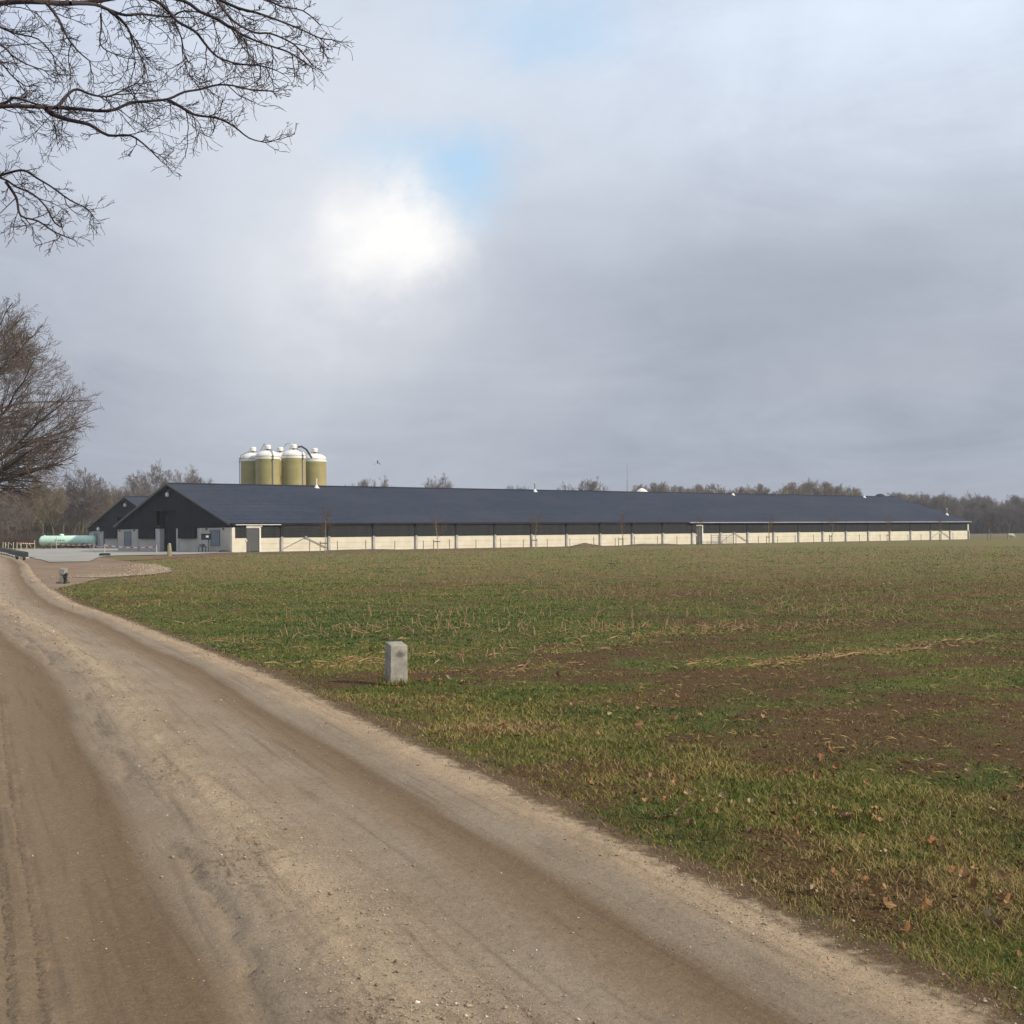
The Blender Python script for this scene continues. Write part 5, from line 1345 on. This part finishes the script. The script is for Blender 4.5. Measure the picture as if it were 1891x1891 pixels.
# fallen oak leaves
def leaf_mesh(seed, mat):
    r = random.Random(seed); n = 22; out = []
    for k in range(n):
        a = 2 * math.pi * k / n; lobe = 1 + .22 * math.cos(a * 7 + .4) * (0.4 + abs(math.sin(a)))
        x = math.cos(a) * .052 * (1 + .12 * math.cos(a * 3)); y = math.sin(a) * .031 * lobe
        out.append((x, y))
    c1 = r.uniform(14, 38); c2 = r.uniform(-10, 22); tw_ = r.uniform(-6, 6)
    zf = lambda x, y: c1 * y * y + c2 * x * x + tw_ * x * y
    mid = [(-.035, 0), (0, 0), (.035, 0)]
    V = [(x, y, zf(x, y) + r.uniform(-.003, .003)) for x, y in out] + [(x, y, zf(x, y) - .002) for x, y in mid]
    F = []
    for k in range(n):
        k2 = (k + 1) % n; mx_ = (out[k][0] + out[k2][0]) / 2; F.append((k, k2, n + 1))
    F += [(n, n + 1, 5), (n + 1, n + 2, 5)][:0]
    m = len(V); V += [(x, y, z - .0012) for (x, y, z) in V]; F += [(b + m, a + m, c + m) for (a, b, c) in F]
    me = bpy.data.meshes.new('fallen_leaf'); 
    # stalk
    V += [(-.05, .0012, .001), (-.05, -.0012, .001), (-.078, 0, .008)]; F.append((len(V) - 3, len(V) - 2, len(V) - 1))
    me.from_pydata(V, [], F); me.update(); me.materials.append(M[mat]); return me
LM = [leaf_mesh(500 + k, ('leaf_tan', 'leaf_orange', 'leaf_dark', 'leaf_tan', 'leaf_pale', 'leaf_orange')[k % 6]) for k in range(12)]
traced = [(905, 1320), (930, 1330), (735, 1307), (1090, 1447), (1290, 1360), (795, 1255), (815, 1262), (830, 1250), (845, 1258), (860, 1262), (1385, 1530), (1370, 1508), (1435, 1530), (1440, 1545), (1490, 1520), (1500, 1530), (1550, 1495), (1562, 1502), (1555, 1570), (1560, 1590),
          (1720, 1545), (1635, 1575), (1475, 1540), (1780, 1610), (1790, 1625), (1760, 1600), (1800, 1640), (1495, 1645), (1548, 1630), (1675, 1712), (1668, 1745), (1860, 1665), (1850, 1650), (1770, 1660), (1780, 1620), (1800, 1600), (1875, 1745), (1845, 1790), (1250, 1450), (1270, 1465), (1300, 1478),
          (1240, 1395), (1180, 1330), (1125, 1318), (1060, 1300), (1020, 1340), (980, 1290), (1450, 1420), (1600, 1440), (1700, 1480), (1580, 1485), (1320, 1490), (1350, 1480), (1280, 1425)]
lp = []
for (px, py) in traced:
    d = MW[:3, :3] @ np.array([(px - 945.5) / 2366, -(py - 945.5) / 2366, -1.0]); k = -1.5 / d[2]; lp.append((d[0] * k, d[1] * k))
for (cx_, cy_, n_) in ((2.35, 5.75, 9), (1.75, 6.9, 7), (1.55, 7.3, 6), (2.9, 6.2, 8), (2.6, 5.2, 6), (-.55, 13.1, 12), (2.0, 6.35, 5)):
    for _ in range(n_): lp.append((cx_ + rs.gauss(0, .16), cy_ + rs.gauss(0, .16)))
while len(lp) < 230:
    a = rs.uniform(-.20, .42); d = 4.3 * (16 / 4.3) ** rs.random(); x, y = d * math.sin(a), d * math.cos(a); t, _ = road_coords(np.array([x]), np.array([y]))
    if -3.2 < t[0] < -.35 and fbm(np.array([x * 1.3]), np.array([y * 1.3]), 66)[0] > .50: lp.append((x, y))
for (x, y) in lp:
    x = float(x); y = float(y)
    ki = rs.randrange(12)
    o = link('fallen_leaf', LM[ki], None, (x, y, float(ground_z(np.array([x]), np.array([y]))[0]) + rs.uniform(.010, .030))); s = rs.uniform(.32, .70)
    o.rotation_euler = (rs.gauss(0, .6), rs.gauss(0, .6), rs.uniform(0, 6.28)); o.scale = (s, s, s)
    where = 'near the right-hand bottom corner' if (y < 6 and x > 1.2) else 'close to the track edge' if road_coords(np.array([x]), np.array([y]))[0][0] > -.7 else 'beside the near marker stone' if y > 11.5 else 'in the middle of the verge' if y > 8 else 'in the thick grass right of the track'
    tag(o, '%s %s oak leaf lying %s' % ('small' if s < .72 else 'large', ('tan', 'orange brown', 'dark brown', 'light tan', 'pale', 'rusty orange')[ki % 6], where), 'leaf', 'fallen oak leaves on the verge')

# ------------------------------------------------------------------ air
hz, n, b = principled('haze_air')
hz.node_tree.nodes.remove(b)
out = [q for q in hz.node_tree.nodes if q.type == 'OUTPUT_MATERIAL'][0]
vol = n.node('ShaderNodeVolumePrincipled'); vol.inputs['Color'].default_value = (0.86, 0.90, 1.0, 1); vol.inputs['Density'].default_value = 0.00032
hz.node_tree.links.new(vol.outputs[0], out.inputs['Volume'])
o = MB().box(-1850, 1850, -1850, 1850, -1.6, 30).build('haze', hz); tag(o, 'thin pale air over the fields', None, None, 'stuff')
